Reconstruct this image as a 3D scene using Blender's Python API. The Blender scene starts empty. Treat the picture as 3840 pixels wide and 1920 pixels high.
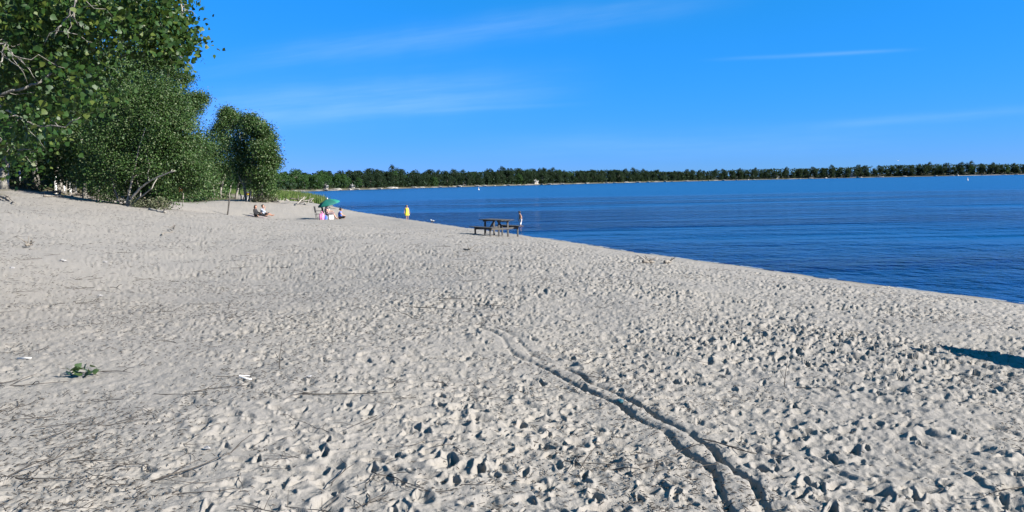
import bpy, math, random
import numpy as np
from mathutils import Vector, Matrix, Euler

random.seed(7)
R = np.random.default_rng(7)
SC = bpy.context.scene
COL = SC.collection
rad = math.radians

# ------------------------------------------------------------------ camera
FPX, CAM = 2800.0, Vector((0.0, 0.0, 2.8))          # focal length in px of the 3840-wide photo
ROT = Euler((rad(90 - 5.61), 0, 0)).to_matrix() @ Matrix.Rotation(rad(-1.17), 3, 'Z')
cd = bpy.data.cameras.new('camera')
cd.sensor_width, cd.lens = 36.0, FPX / 3840 * 36.0
cd.clip_start, cd.clip_end = 0.1, 8000
cam = bpy.data.objects.new('camera', cd)
COL.objects.link(cam)
cam.matrix_world = Matrix.Translation(CAM) @ ROT.to_4x4()
SC.camera = cam
SC.render.resolution_x, SC.render.resolution_y = 1024, 512

# ------------------------------------------------------------------ light
SUN_AZ, SUN_EL = 110.0, 29.0                         # degrees clockwise from the view axis (+Y), elevation
EXPOSURE = 1.55
SC.view_settings.view_transform = 'Standard'
SC.view_settings.look = 'None'
SC.view_settings.gamma = 1
SC.view_settings.use_curve_mapping = False
SC.view_settings.exposure = EXPOSURE
sl = bpy.data.lights.new('sun', 'SUN')
sl.energy, sl.angle, sl.color = 5.0, rad(0.5), (1.0, 0.955, 0.88)
so = bpy.data.objects.new('sun', sl)
COL.objects.link(so)
SUN = Vector((math.sin(rad(SUN_AZ)) * math.cos(rad(SUN_EL)), math.cos(rad(SUN_AZ)) * math.cos(rad(SUN_EL)), math.sin(rad(SUN_EL))))
so.rotation_euler = SUN.to_track_quat('Z', 'Y').to_euler()


def ray(px, py):
    return (ROT @ Vector(((px - 1920) / FPX, -(py - 960) / FPX, -1.0))).normalized()


def at(px, py, y):
    """world point on the line of sight through a photo pixel at forward distance y"""
    r = ray(px, py)
    return CAM + r * (y / r.y)


class NT:
    """small helper round a node tree"""
    def __init__(s, tree):
        s.t = tree
        s.n, s.l = tree.nodes, tree.links

    def __call__(s, typ, ins=None, **props):
        nd = s.n.new(typ)
        for k, v in props.items():
            setattr(nd, k, v)
        for k, v in (ins or {}).items():
            if isinstance(v, bpy.types.NodeSocket):
                s.l.new(v, nd.inputs[k])
            else:
                nd.inputs[k].default_value = v
        return nd

    def math(s, op, a, b=0.0, c=0.0, clamp=False):
        return s('ShaderNodeMath', {0: a, 1: b, 2: c}, operation=op, use_clamp=clamp).outputs[0]

    def ramp(s, v, lo, hi, a=0.0, b=1.0):
        return s('ShaderNodeMapRange', {0: v, 1: lo, 2: hi, 3: a, 4: b}, interpolation_type='SMOOTHSTEP').outputs[0]

    def mix(s, f, a, b):
        m = s('ShaderNodeMix', data_type='RGBA')
        for i, v in ((0, f), (6, a), (7, b)):
            if isinstance(v, bpy.types.NodeSocket):
                s.l.new(v, m.inputs[i])
            else:
                m.inputs[i].default_value = v if i == 0 else (*v[:3], 1)
        return m.outputs[2]


world = bpy.data.worlds.new('World')
SC.world = world
world.use_nodes = True
w = NT(world.node_tree)
w.n.clear()
sky = w('ShaderNodeTexSky', sky_type='NISHITA')
sky.sun_disc = False
sky.sun_elevation, sky.sun_rotation = rad(SUN_EL), rad(SUN_AZ)
sky.altitude, sky.air_density, sky.dust_density, sky.ozone_density = 100, 1.0, 0.0, 10.0
_sr = w('ShaderNodeSeparateColor', {0: sky.outputs[0]})          # camera-like grade of the whole sky, the same in every direction
_k = 10.0 / 2 ** EXPOSURE
hs = w('ShaderNodeCombineColor', {0: w.math('MULTIPLY', w.math('POWER', _sr.outputs[0], 1.385), 0.029 * _k), 1: w.math('MULTIPLY', w.math('POWER', _sr.outputs[1], 0.437), 0.228 * _k),
                                  2: w.math('MULTIPLY', w.math('POWER', _sr.outputs[2], 0.95), 0.212 * _k)})
tc = w('ShaderNodeTexCoord')
sep = w('ShaderNodeSeparateXYZ', {0: tc.outputs['Generated']})
ay = w.math('MAXIMUM', w.math('ABSOLUTE', sep.outputs[1]), 0.05)
cu = w.math('DIVIDE', sep.outputs[0], ay)
cv = w.math('DIVIDE', sep.outputs[2], ay)


def dirpx(px, py):
    r = ray(px, py)
    return r.x / r.y, r.z / r.y


def streak(p0, p1, width, k):
    """soft long cloud streak between two directions"""
    (u0, v0), (u1, v1) = dirpx(*p0), dirpx(*p1)
    sl_ = (v1 - v0) / (u1 - u0)
    d = w.math('SUBTRACT', cv, w.math('ADD', w.math('MULTIPLY', w.math('SUBTRACT', cu, u0), sl_), v0))
    wob = w('ShaderNodeTexNoise', {'Vector': w('ShaderNodeCombineXYZ', {0: cu, 1: 3.1 * k}).outputs[0], 'Scale': 9.0, 'Detail': 3.0}).outputs[0]
    d = w.math('ADD', d, w.math('MULTIPLY', w.math('SUBTRACT', wob, 0.5), width * 1.2))
    g = w.math('POWER', 2.718, w.math('MULTIPLY', w.math('POWER', w.math('DIVIDE', d, width), 2.0), -1.0))
    e = (u1 - u0) * 0.3
    g = w.math('MULTIPLY', g, w.ramp(cu, u0 - e, u0 + e))
    g = w.math('MULTIPLY', g, w.ramp(cu, u1 - e, u1 + e, 1.0, 0.0))
    tex = w('ShaderNodeTexNoise', {'Vector': w('ShaderNodeCombineXYZ', {0: w.math('MULTIPLY', cu, 5.0), 1: w.math('MULTIPLY', w.math('SUBTRACT', cv, w.math('MULTIPLY', cu, sl_)), 60.0), 2: float(k)}).outputs[0], 'Scale': 1.0, 'Detail': 6.0, 'Roughness': 0.6}).outputs[0]
    return w.math('MULTIPLY', w.math('MULTIPLY', g, w.ramp(tex, 0.25, 0.75, 0.35, 1.0)), 1.0)


tot = None
for k, (p0, p1, wd, amt) in enumerate([((500, 440), (1950, 330), 0.026, 0.30), ((900, 460), (1900, 360), 0.010, 0.14),
                                       ((900, 240), (2500, 20), 0.016, 0.22), ((1500, 420), (2100, 395), 0.003, 0.12),
                                       ((2760, 219), (3330, 192), 0.0024, 0.24), ((3050, 470), (3900, 410), 0.006, 0.16),
                                       ((1900, 560), (3300, 520), 0.018, 0.13)]):
    g = w.math('MULTIPLY', streak(p0, p1, wd, k + 1), amt * 0.55)
    tot = g if tot is None else w.math('ADD', tot, g)
tot = w.math('MULTIPLY', tot, w.ramp(cv, 0.0, 0.04))
skyc = w.mix(w.math('MINIMUM', tot, 1.0), hs.outputs[0], (2.6, 3.5, 4.3))
bg = w('ShaderNodeBackground', {'Color': skyc, 'Strength': 0.1})
w.l.new(bg.outputs[0], w('ShaderNodeOutputWorld').inputs[0])


# ------------------------------------------------------------------ numpy noise
def _hash(ix, iy, seed):
    ix = ix.astype(np.int64).astype(np.uint32)
    iy = iy.astype(np.int64).astype(np.uint32)
    h = ix * np.uint32(374761393) + iy * np.uint32(668265263) + np.uint32((seed * 974634777) & 0xffffffff)
    h = (h ^ (h >> np.uint32(13))) * np.uint32(1274126177)
    h = h ^ (h >> np.uint32(16))
    h = h * np.uint32(2246822519)
    return (h ^ (h >> np.uint32(15))).astype(np.float32) / np.float32(4294967296.0)


def noise(x, y, seed=0):
    ix, iy = np.floor(x), np.floor(y)
    fx, fy = (x - ix).astype(np.float32), (y - iy).astype(np.float32)
    out = np.zeros(x.shape, np.float32)
    sx, sy = fx * fx * fx * (fx * (fx * 6 - 15) + 10), fy * fy * fy * (fy * (fy * 6 - 15) + 10)
    for dx in (0, 1):
        for dy in (0, 1):
            a = _hash(ix + dx, iy + dy, seed) * np.float32(2 * np.pi)
            g = np.cos(a) * (fx - dx) + np.sin(a) * (fy - dy)
            out += g * (sx if dx else 1 - sx) * (sy if dy else 1 - sy)
    return out * 1.5


def fbm(x, y, octs, seed=0, gain=0.5):
    o, a, f = np.zeros(x.shape, np.float32), 1.0, 1.0
    for i in range(octs):
        o += a * noise(x * f, y * f, seed + i * 17)
        a *= gain
        f *= 2.03
    return o


def sstep(a, b, x):
    t = np.clip((x - a) / (b - a), 0, 1)
    return t * t * (3 - 2 * t)


# ------------------------------------------------------------------ terrain
def shore(px, py):
    r = ray(px, py)
    p = CAM + r * (-CAM.z / r.z)
    return (p.x, p.y)


NEAR = [shore(*p) for p in [(3816, 1136), (3560, 1103), (3280, 1070), (3050, 1038), (2832, 1007), (2600, 975), (2385, 947), (2230, 922), (2087, 900), (1938, 880),
                            (1820, 864), (1714, 850), (1600, 833), (1491, 818), (1410, 805), (1342, 795), (1290, 784), (1252, 775)]]
LAKE = [(150, -300), (40, -60), (24, -16), (17, 1.5)] + NEAR + [(-29.6, 123), (-36.3, 150), (-50, 190), (-68, 237), (-80, 262), (-104, 330), (-121, 400),
        (-124, 455), (-108, 520), (-80, 580), (-50, 640), (10, 720), (80, 800), (165, 880), (265, 950), (370, 960), (468, 950), (540, 920), (603, 885),
        (765, 800), (1100, 700), (1500, 500), (1500, 200), (900, -600)]
LP = np.array(LAKE)


def lake_dist(x, y):
    """signed distance to the shoreline, positive on land"""
    d2 = np.full(x.shape, 1e12)
    ins = np.zeros(x.shape, bool)
    n = len(LP)
    for i in range(n):
        ax, ay_ = LP[i]
        bx, by = LP[(i + 1) % n]
        ex, ey = bx - ax, by - ay_
        t = np.clip(((x - ax) * ex + (y - ay_) * ey) / (ex * ex + ey * ey), 0, 1)
        d2 = np.minimum(d2, (x - ax - t * ex) ** 2 + (y - ay_ - t * ey) ** 2)
        if ay_ != by:
            c = (ay_ > y) != (by > y)
            ins ^= c & (x < ex * (y - ay_) / (by - ay_) + ax)
    d = np.sqrt(d2)
    return np.where(ins, -d, d)


def profile(s):
    return np.where(s > 0, 1.5 * (1 - np.exp(-np.maximum(s, 0) / 10.5)), np.maximum(s * 0.14, -2.5))


# known ground points: photo pixel and forward distance
CTRL = [(0, 692, 40), (20, 706, 36), (240, 731, 36), (480, 771, 32), (610, 790, 36), (750, 742, 60), (880, 746, 64), (1000, 757, 84), (970, 812, 58),
        (0, 800, 27), (0, 860, 21), (0, 1000, 14.6), (240, 1000, 14.4), (1225, 823, 58), (1860, 887, 37.5), (685, 775, 62), (850, 806, 53),
        (330, 800, 29), (700, 840, 42), (1100, 765, 104), (-200, 690, 36), (-260, 760, 24), (-400, 640, 45), (300, 700, 52), (700, 705, 85), (-300, 900, 14)]
CP = [at(*c) for c in CTRL] + [Vector((x, y, z)) for x, y, z in [(0, 3, 1.17), (3, 8, 1.02), (-4, 6, 1.28), (0, 14, 1.0), (7, 7, 0.86)]]
_cx, _cy = np.array([p.x for p in CP]), np.array([p.y for p in CP])
_cr = np.array([p.z for p in CP]) - profile(lake_dist(_cx, _cy))
_sg = 4.0 + 0.10 * np.hypot(_cx, _cy)
_K = np.exp(-((_cx[:, None] - _cx[None]) ** 2 + (_cy[:, None] - _cy[None]) ** 2) / _sg[None] ** 2)
_cw = np.linalg.solve(_K.T @ _K + 0.004 * np.eye(len(_cx)), _K.T @ _cr)
TX_Y = [-200, 0, 20, 28, 33, 38, 50, 62, 80, 110, 150, 240, 400, 560, 3000]
TX_X = [-30, -30, -30, -27, -22, -24.5, -25.5, -25.2, -28.5, -41, -62, -86, -150, -150, -150]      # line of trees on the left bank


def base_z(x, y):
    x, y = np.asarray(x, float), np.asarray(y, float)
    s = lake_dist(x, y)
    num = np.zeros(x.shape)
    for cx, cy, cw, sg in zip(_cx, _cy, _cw, _sg):
        num += cw * np.exp(-((x - cx) ** 2 + (y - cy) ** 2) / (sg * sg))
    z = profile(s) + num * sstep(0.3, 6, s)
    z = np.where(s > 0, np.maximum(z, 0.5 * profile(s)), z)
    far = sstep(250, 420, np.hypot(x, y)) * sstep(4, 60, s)
    return z + far * 3.0


def on_ground(px, py):
    r = ray(px, py)
    ys = np.geomspace(2.2, 1500, 520)
    X, Z = CAM.x + r.x / r.y * ys, CAM.z + r.z / r.y * ys
    below = np.nonzero(Z < base_z(X, ys))[0]
    i = below[0] if len(below) else len(ys) - 1
    if i:
        ys = np.linspace(ys[i - 1], ys[i], 24)
        X, Z = CAM.x + r.x / r.y * ys, CAM.z + r.z / r.y * ys
        below = np.nonzero(Z < base_z(X, ys))[0]
        i = below[0] if len(below) else len(ys) - 1
    return Vector((X[i], ys[i], float(base_z(X[i:i + 1], ys[i:i + 1])[0])))


def prints(x, y, cell, L, W, D, prob, seed, soft, ang0=None):
    """foot marks: hollows with a raised lip, jittered in cells"""
    dep, rim = np.zeros(x.shape, np.float32), np.zeros(x.shape, np.float32)
    gx, gy = np.floor(x / cell), np.floor(y / cell)
    for dx in (-1, 0, 1):
        for dy in (-1, 0, 1):
            cx, cy = gx + dx, gy + dy
            on = _hash(cx, cy, seed) < prob
            ox = (cx + 0.15 + 0.7 * _hash(cx, cy, seed + 1)) * cell
            oy = (cy + 0.15 + 0.7 * _hash(cx, cy, seed + 2)) * cell
            a = _hash(cx, cy, seed + 3) * np.float32(6.283)
            k = 0.6 + 0.7 * _hash(cx, cy, seed + 4)
            ddx, ddy = (x - ox), (y - oy)
            ca, sa = np.cos(a), np.sin(a)
            u, v = (ddx * ca + ddy * sa) / (L * k), (-ddx * sa + ddy * ca) / (W * k * (0.8 + 0.4 * _hash(cx, cy, seed + 5)))
            v = v * (1.0 + 0.28 * np.clip(u, -1, 1))
            r = np.sqrt(u * u + v * v)
            tilt = 1.0 + 0.45 * np.clip(u, -1, 1)
            dd = on * D * (0.5 + 0.8 * _hash(cx, cy, seed + 6)) * tilt
            np.maximum(dep, dd * (1 - sstep(1 - soft, 1.02, r)), out=dep)
            rim += 0.42 * dd * np.exp(-((r - 1.22) / 0.26) ** 2)
    return rim - dep


RUT_L = [(1700, 1200), (1760, 1218), (1800, 1227), (1850, 1245), (1885, 1266), (1905, 1300), (1923, 1324), (1962, 1345), (2011, 1366), (2066, 1391), (2119, 1422), (2189, 1457),
         (2276, 1495), (2335, 1527), (2381, 1569), (2440, 1597), (2496, 1618), (2544, 1675), (2592, 1714), (2645, 1740), (2685, 1781), (2698, 1829), (2717, 1887), (2741, 1920), (2800, 2020)]
RUT_R = [(1740, 1196), (1790, 1214), (1850, 1225), (1890, 1240), (1935, 1268), (1965, 1300), (2007, 1338), (2066, 1359), (2136, 1387), (2185, 1408), (2206, 1433), (2259, 1450),
         (2311, 1475), (2363, 1502), (2426, 1535), (2475, 1572), (2529, 1598), (2587, 1622), (2626, 1656), (2674, 1680), (2703, 1728), (2770, 1772), (2828, 1805), (2842, 1853), (2871, 1920), (2930, 2020)]


def detail(x, y):
    r = np.hypot(x, y)
    s = lake_dist(x, y)
    u = x / np.maximum(r, 1)
    right = sstep(-0.45, 0.25, u + 0.25 * fbm(x * 0.25, y * 0.25, 2, 91))
    amp = (0.58 + 0.58 * right) * sstep(0.2, 3.2, s) * (1 - 0.55 * sstep(35, 90, r)) * (1 - sstep(140, 240, r))
    amp = amp * (1 - 0.9 * sstep(rad(72), rad(92), np.abs(np.arctan2(x, y))))
    tramp = np.clip(0.78 + 0.75 * noise(x * 0.45, y * 0.45, 5) + 0.45 * noise(x * 1.5, y * 1.5, 6), 0.28, 1.35)
    wx, wy = x + 0.035 * noise(x * 7, y * 7, 61), y + 0.035 * noise(x * 7, y * 7, 62)
    h = 0.022 * fbm(x * 0.8, y * 0.8, 2, 11) * (1 - 0.8 * sstep(rad(72), rad(92), np.abs(np.arctan2(x, y))))
    p = prints(wx, wy, 0.29, 0.112, 0.068, 0.026, 0.8, 100, 0.8)
    p += prints(wx, wy, 0.155, 0.063, 0.030, 0.028, 0.8, 200, 0.40)
    p += 0.9 * prints(wx, wy, 0.095, 0.038, 0.021, 0.015, 0.5, 300, 0.45)
    h = h + amp * tramp * p
    rid = 1 - 2 * np.abs(noise(wx * 4.5, wy * 4.5, 31))
    h += amp * (0.007 * rid + 0.008 * fbm(x * 9, y * 9, 3, 41, .55)) + amp * 0.003 * noise(x * 30, y * 30, 51)
    clod = sstep(-.1, .5, fbm(x * 0.9, y * 0.9, 2, 55)) * (1 - sstep(9, 18, r))
    h += amp * clod * 0.016 * np.maximum(0, noise(x * 22, y * 22, 56)) * (1 + noise(x * 47, y * 47, 57))
    m = (y < 16) & (y > 2) & (x > -3) & (x < 6) & (r < 16)
    if m.any():
        mx, my = x[m], y[m]
        add, keep = np.zeros(mx.shape), np.ones(mx.shape)
        for tr, sd in ((RUT_L, 3), (RUT_R, 4)):
            pts = np.array([[p_.x, p_.y] for p_ in (on_ground(*q) for q in tr)])
            d2, tt = np.full(mx.shape, 1e9), np.zeros(mx.shape)
            for i in range(len(pts) - 1):
                a, e = pts[i], pts[i + 1] - pts[i]
                t = np.clip(((mx - a[0]) * e[0] + (my - a[1]) * e[1]) / (e @ e), 0, 1)
                q = (mx - a[0] - t * e[0]) ** 2 + (my - a[1] - t * e[1]) ** 2
                tt = np.where(q < d2, i + t, tt)
                d2 = np.minimum(d2, q)
            d = np.sqrt(d2) + 0.012 * noise(mx * 12, my * 12, 70 + sd)
            f = sstep(0, 2, tt) * (0.28 + 0.72 * sstep(3, 16, tt)) * np.clip(0.95 + 0.7 * noise(mx * 2.3, my * 2.3, 80 + sd), 0.5, 1.3)
            add += f * (-0.040 * (1 - sstep(0.007, 0.035, d)) + 0.006 * np.exp(-((d - 0.075) / 0.03) ** 2))
            keep = np.minimum(keep, sstep(0.03, 0.2, d) * 0.5 + 0.5)
        hm = h[m]
        h[m] = hm * keep + add
    return h


def ground_z(x, y):
    x, y = np.atleast_1d(np.asarray(x, float)), np.atleast_1d(np.asarray(y, float))
    return base_z(x, y) + detail(x, y)


# ------------------------------------------------------------------ object helpers
def tag(o, label=None, cat=None, group=None, kind=None):
    for k, v in (('label', label), ('category', cat), ('group', group), ('kind', kind)):
        if v:
            o[k] = v
    return o


def thing(name, label, cat, loc=(0, 0, 0), rz=0.0, group=None):
    o = bpy.data.objects.new(name, None)
    COL.objects.link(o)
    o.empty_display_size = 0.2
    o.location, o.rotation_euler = loc, (0, 0, rz)
    return tag(o, label, cat, group)


def link(name, me, parent=None, material=None):
    o = bpy.data.objects.new(name, me)
    COL.objects.link(o)
    if material:
        me.materials.clear()
        me.materials.append(material)
    if parent:
        o.parent = parent
    return o


def copy_tree(o, parent=None):
    c = o.copy()
    COL.objects.link(c)
    if parent:
        c.parent = parent
    for ch in [q for q in o.children]:
        copy_tree(ch, c)
    return c


def np_mesh(name, V, F, smooth=False):
    """V (n,3); F (m,k) array of equal faces"""
    me = bpy.data.meshes.new(name)
    V, F = np.asarray(V, np.float32), np.asarray(F, np.int32)
    me.vertices.add(len(V))
    me.vertices.foreach_set('co', V.ravel())
    me.loops.add(F.size)
    me.loops.foreach_set('vertex_index', F.ravel())
    me.polygons.add(len(F))
    me.polygons.foreach_set('loop_start', np.arange(0, F.size, F.shape[1], dtype=np.int32))
    if smooth:
        me.polygons.foreach_set('use_smooth', np.ones(len(F), bool))
    me.update(calc_edges=True)
    return me


class MB:
    """collects plain shapes into one mesh"""
    def __init__(s):
        s.v, s.f, s.m = [], [], []

    def add(s, vs, fs, mi=0):
        b = len(s.v)
        s.v += [tuple(q) for q in vs]
        s.f += [tuple(b + i for i in f) for f in fs]
        s.m += [mi] * len(fs)
        return s

    def box(s, c, size, rot=None, bevel=0.0, mi=0):
        c, (a, b, d) = Vector(c), [q / 2 for q in size]
        k = min(bevel, a * .9, b * .9, d * .9) if bevel else 0
        vs = []
        if k:
            for sx in (-1, 1):
                for sy in (-1, 1):
                    for sz in (-1, 1):
                        vs += [(sx * a, sy * (b - k), sz * (d - k)), (sx * (a - k), sy * b, sz * (d - k)), (sx * (a - k), sy * (b - k), sz * d)]
            def I(x, y, z, ax): return ((x * 2 + y) * 2 + z) * 3 + ax
            fs = []
            for q in (0, 1):
                fs += [[I(q, 0, 0, 0), I(q, 1, 0, 0), I(q, 1, 1, 0), I(q, 0, 1, 0)], [I(0, q, 0, 1), I(1, q, 0, 1), I(1, q, 1, 1), I(0, q, 1, 1)],
                       [I(0, 0, q, 2), I(1, 0, q, 2), I(1, 1, q, 2), I(0, 1, q, 2)]]
                for p in (0, 1):
                    fs += [[I(0, q, p, 1), I(1, q, p, 1), I(1, q, p, 2), I(0, q, p, 2)], [I(q, 0, p, 0), I(q, 1, p, 0), I(q, 1, p, 2), I(q, 0, p, 2)],
                           [I(q, p, 0, 0), I(q, p, 1, 0), I(q, p, 1, 1), I(q, p, 0, 1)]]
                    for r_ in (0, 1):
                        fs += [[I(q, p, r_, 0), I(q, p, r_, 1), I(q, p, r_, 2)]]
        else:
            vs = [(x, y, z) for x in (-a, a) for y in (-b, b) for z in (-d, d)]
            fs = [(0, 1, 3, 2), (4, 6, 7, 5), (0, 4, 5, 1), (2, 3, 7, 6), (0, 2, 6, 4), (1, 5, 7, 3)]
        vs = [Vector(q) for q in vs]
        if rot is not None:
            vs = [rot @ q for q in vs]
        return s.add([q + c for q in vs], fs, mi)

    def beam(s, p0, p1, wd, ht, bevel=0.0, up=(0, 0, 1), mi=0):
        p0, p1 = Vector(p0), Vector(p1)
        x = (p1 - p0).normalized()
        y = Vector(up).cross(x)
        if y.length < 1e-3:
            y = Vector((0, 1, 0)).cross(x)
        y.normalize()
        z = x.cross(y)
        m = Matrix((x, y, z)).transposed()
        return s.box((p0 + p1) / 2, ((p1 - p0).length, wd, ht), m, bevel, mi)

    def tube(s, pts, radii, sides=6, cap=True, mi=0):
        pts = [Vector(p) for p in pts]
        if not hasattr(radii, '__len__'):
            radii = [radii] * len(pts)
        n0 = None
        vs, fs = [], []
        for i, p in enumerate(pts):
            t = (pts[min(i + 1, len(pts) - 1)] - pts[max(i - 1, 0)])
            t = t.normalized() if t.length > 1e-9 else Vector((0, 0, 1))
            if n0 is None:
                n0 = t.orthogonal().normalized()
            n0 = (n0 - t * n0.dot(t))
            n0 = n0.normalized() if n0.length > 1e-6 else t.orthogonal().normalized()
            b = t.cross(n0)
            for k in range(sides):
                a = 2 * math.pi * k / sides
                vs.append(p + (n0 * math.cos(a) + b * math.sin(a)) * radii[i])
        for i in range(len(pts) - 1):
            for k in range(sides):
                k2 = (k + 1) % sides
                fs.append((i * sides + k, i * sides + k2, (i + 1) * sides + k2, (i + 1) * sides + k))
        if cap:
            fs.append(tuple(range(sides))[::-1])
            fs.append(tuple((len(pts) - 1) * sides + k for k in range(sides)))
        return s.add(vs, fs, mi)

    def ball(s, c, r, scale=(1, 1, 1), rot=None, seg=12, rings=8, jit=0.0, rng=None, mi=0):
        c = Vector(c)
        vs, fs = [Vector((0, 0, -1))], []
        for i in range(1, rings):
            th = math.pi * i / rings
            for k in range(seg):
                a = 2 * math.pi * k / seg
                vs.append(Vector((math.sin(th) * math.cos(a), math.sin(th) * math.sin(a), -math.cos(th))))
        vs.append(Vector((0, 0, 1)))
        for k in range(seg):
            fs.append((0, 1 + (k + 1) % seg, 1 + k))
            fs.append((len(vs) - 1, 1 + (rings - 2) * seg + k, 1 + (rings - 2) * seg + (k + 1) % seg))
            for i in range(rings - 2):
                fs.append((1 + i * seg + k, 1 + i * seg + (k + 1) % seg, 1 + (i + 1) * seg + (k + 1) % seg, 1 + (i + 1) * seg + k))
        out = []
        for q in vs:
            k = r * (1 + (rng.uniform(-jit, jit) if rng else 0))
            q = Vector((q.x * scale[0] * k, q.y * scale[1] * k, q.z * scale[2] * k))
            out.append((rot @ q if rot is not None else q) + c)
        return s.add(out, fs, mi)

    def lathe(s, prof, seg=16, mi=0, c=(0, 0, 0)):
        c = Vector(c)
        vs = [c + Vector((r * math.cos(2 * math.pi * k / seg), r * math.sin(2 * math.pi * k / seg), z)) for r, z in prof for k in range(seg)]
        fs = [(i * seg + k, i * seg + (k + 1) % seg, (i + 1) * seg + (k + 1) % seg, (i + 1) * seg + k) for i in range(len(prof) - 1) for k in range(seg)]
        return s.add(vs, fs, mi)

    def mesh(s, name, smooth=False):
        me = bpy.data.meshes.new(name)
        me.from_pydata(s.v, [], s.f)
        me.polygons.foreach_set('material_index', np.array(s.m, np.int32))
        if smooth:
            me.polygons.foreach_set('use_smooth', np.ones(len(s.f), bool))
        me.update()
        return me

    def build(s, name, material, parent=None, smooth=False):
        me = s.mesh(name, smooth)
        mats = material if isinstance(material, (list, tuple)) else [material]
        for m in mats:
            me.materials.append(m)
        o = bpy.data.objects.new(name, me)
        COL.objects.link(o)
        if parent:
            o.parent = parent
        return o


# ------------------------------------------------------------------ materials
def pbr(name, col, rough=0.7, col2=None, scale=8.0, bump=0.0, bscale=40.0, spec=0.4, metal=0.0, stretch=None, trans=0.0):
    m = bpy.data.materials.new(name)
    m.use_nodes = True
    t = NT(m.node_tree)
    b = t.n['Principled BSDF']
    b.inputs['Roughness'].default_value = rough
    b.inputs['Specular IOR Level'].default_value = spec
    b.inputs['Metallic'].default_value = metal
    co = t('ShaderNodeTexCoord').outputs['Object']
    if stretch:
        co = t('ShaderNodeMapping', {'Vector': co, 'Scale': stretch}).outputs[0]
    c2 = col2 or tuple(q * 0.75 for q in col)
    nz = t('ShaderNodeTexNoise', {'Vector': co, 'Scale': scale, 'Detail': 5.0, 'Roughness': 0.65}).outputs[0]
    t.l.new(t.mix(t.ramp(nz, 0.3, 0.7), col, c2), b.inputs['Base Color'])
    if bump:
        n2 = t('ShaderNodeTexNoise', {'Vector': co, 'Scale': bscale, 'Detail': 4.0}).outputs[0]
        t.l.new(t('ShaderNodeBump', {'Strength': 0.8, 'Distance': bump, 'Height': n2}).outputs[0], b.inputs['Normal'])
    return m


def leafmat(name, ca, cb, cc=None, rough=0.42, trans=0.28, spec=0.5):
    m = bpy.data.materials.new(name)
    m.use_nodes = True
    t = NT(m.node_tree)
    b = t.n['Principled BSDF']
    rnd = t('ShaderNodeNewGeometry').outputs['Random Per Island']
    col = t.mix(rnd, ca, cb)
    if cc:
        r2 = t.math('FRACT', t.math('MULTIPLY', rnd, 37.7))
        col = t.mix(t.ramp(r2, 0.78, 0.95), col, cc)
    t.l.new(col, b.inputs['Base Color'])
    b.inputs['Roughness'].default_value = rough
    b.inputs['Specular IOR Level'].default_value = spec
    tr = t('ShaderNodeBsdfTranslucent', {'Color': t.mix(0.6, col, (0.10, 0.17, 0.02))})
    mx = t('ShaderNodeMixShader', {0: trans, 1: b.outputs[0], 2: tr.outputs[0]})
    t.l.new(mx.outputs[0], t.n['Material Output'].inputs[0])
    return m


# sand
SAND = bpy.data.materials.new('beach_sand')
SAND.use_nodes = True
t = NT(SAND.node_tree)
b = t.n['Principled BSDF']
b.inputs['Roughness'].default_value = 0.92
b.inputs['Specular IOR Level'].default_value = 0.15
co = t('ShaderNodeTexCoord').outputs['Object']
n1 = t('ShaderNodeTexNoise', {'Vector': co, 'Scale': 0.5, 'Detail': 5.0, 'Roughness': 0.6}).outputs[0]
n2 = t('ShaderNodeTexNoise', {'Vector': co, 'Scale': 9.0, 'Detail': 6.0, 'Roughness': 0.7}).outputs[0]
n3 = t('ShaderNodeTexNoise', {'Vector': co, 'Scale': 260.0, 'Detail': 2.0}).outputs[0]
c = t.mix(t.ramp(n1, 0.35, 0.65), (0.222, 0.204, 0.180), (0.206, 0.191, 0.172))
c = t.mix(t.math('MULTIPLY', t.ramp(n2, 0.48, 0.75), 0.35), c, (0.165, 0.147, 0.12))
c = t.mix(t.math('MULTIPLY', t.ramp(n3, 0.52, 0.75), 0.35), c, (0.13, 0.115, 0.095))
wet = t('ShaderNodeAttribute', attribute_name='wet').outputs['Fac']
c = t.mix(wet, c, (0.13, 0.115, 0.09))
veg = t('ShaderNodeAttribute', attribute_name='veg').outputs['Fac']
n4 = t('ShaderNodeTexNoise', {'Vector': co, 'Scale': 2.5, 'Detail': 6.0}).outputs[0]
c = t.mix(veg, c, t.mix(t.ramp(n4, 0.35, 0.65), (0.045, 0.05, 0.022), (0.10, 0.085, 0.055)))
t.l.new(c, b.inputs['Base Color'])
hb = t.math('ADD', t.math('MULTIPLY', t('ShaderNodeTexNoise', {'Vector': co, 'Scale': 28.0, 'Detail': 5.0, 'Roughness': 0.6}).outputs[0], 1.0), t.math('MULTIPLY', n3, 0.25))
t.l.new(t('ShaderNodeBump', {'Strength': 0.6, 'Distance': 0.022, 'Height': hb}).outputs[0], b.inputs['Normal'])

# water
WATER = bpy.data.materials.new('lake_water')
WATER.use_nodes = True
t = NT(WATER.node_tree)
b = t.n['Principled BSDF']
b.inputs['IOR'].default_value = 1.33
co = t('ShaderNodeTexCoord').outputs['Object']
big = t('ShaderNodeTexNoise', {'Vector': t('ShaderNodeMapping', {'Vector': co, 'Scale': (0.010, 0.045, 1), 'Rotation': (0, 0, rad(4))}).outputs[0], 'Scale': 1.0, 'Detail': 4.0, 'Roughness': 0.55}).outputs[0]
pos = t('ShaderNodeSeparateXYZ', {0: co})
calm = t.math('MAXIMUM', t.ramp(big, 0.46, 0.66), t.math('MULTIPLY', t.ramp(t.math('ADD', pos.outputs[1], t.math('MULTIPLY', t.math('SUBTRACT', big, 0.5), 160.0)), 90.0, 170.0), 1.0))
t.l.new(t.mix(calm, (0.0008, 0.005, 0.050), (0.002, 0.03, 0.09)), b.inputs['Base Color'])


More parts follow.
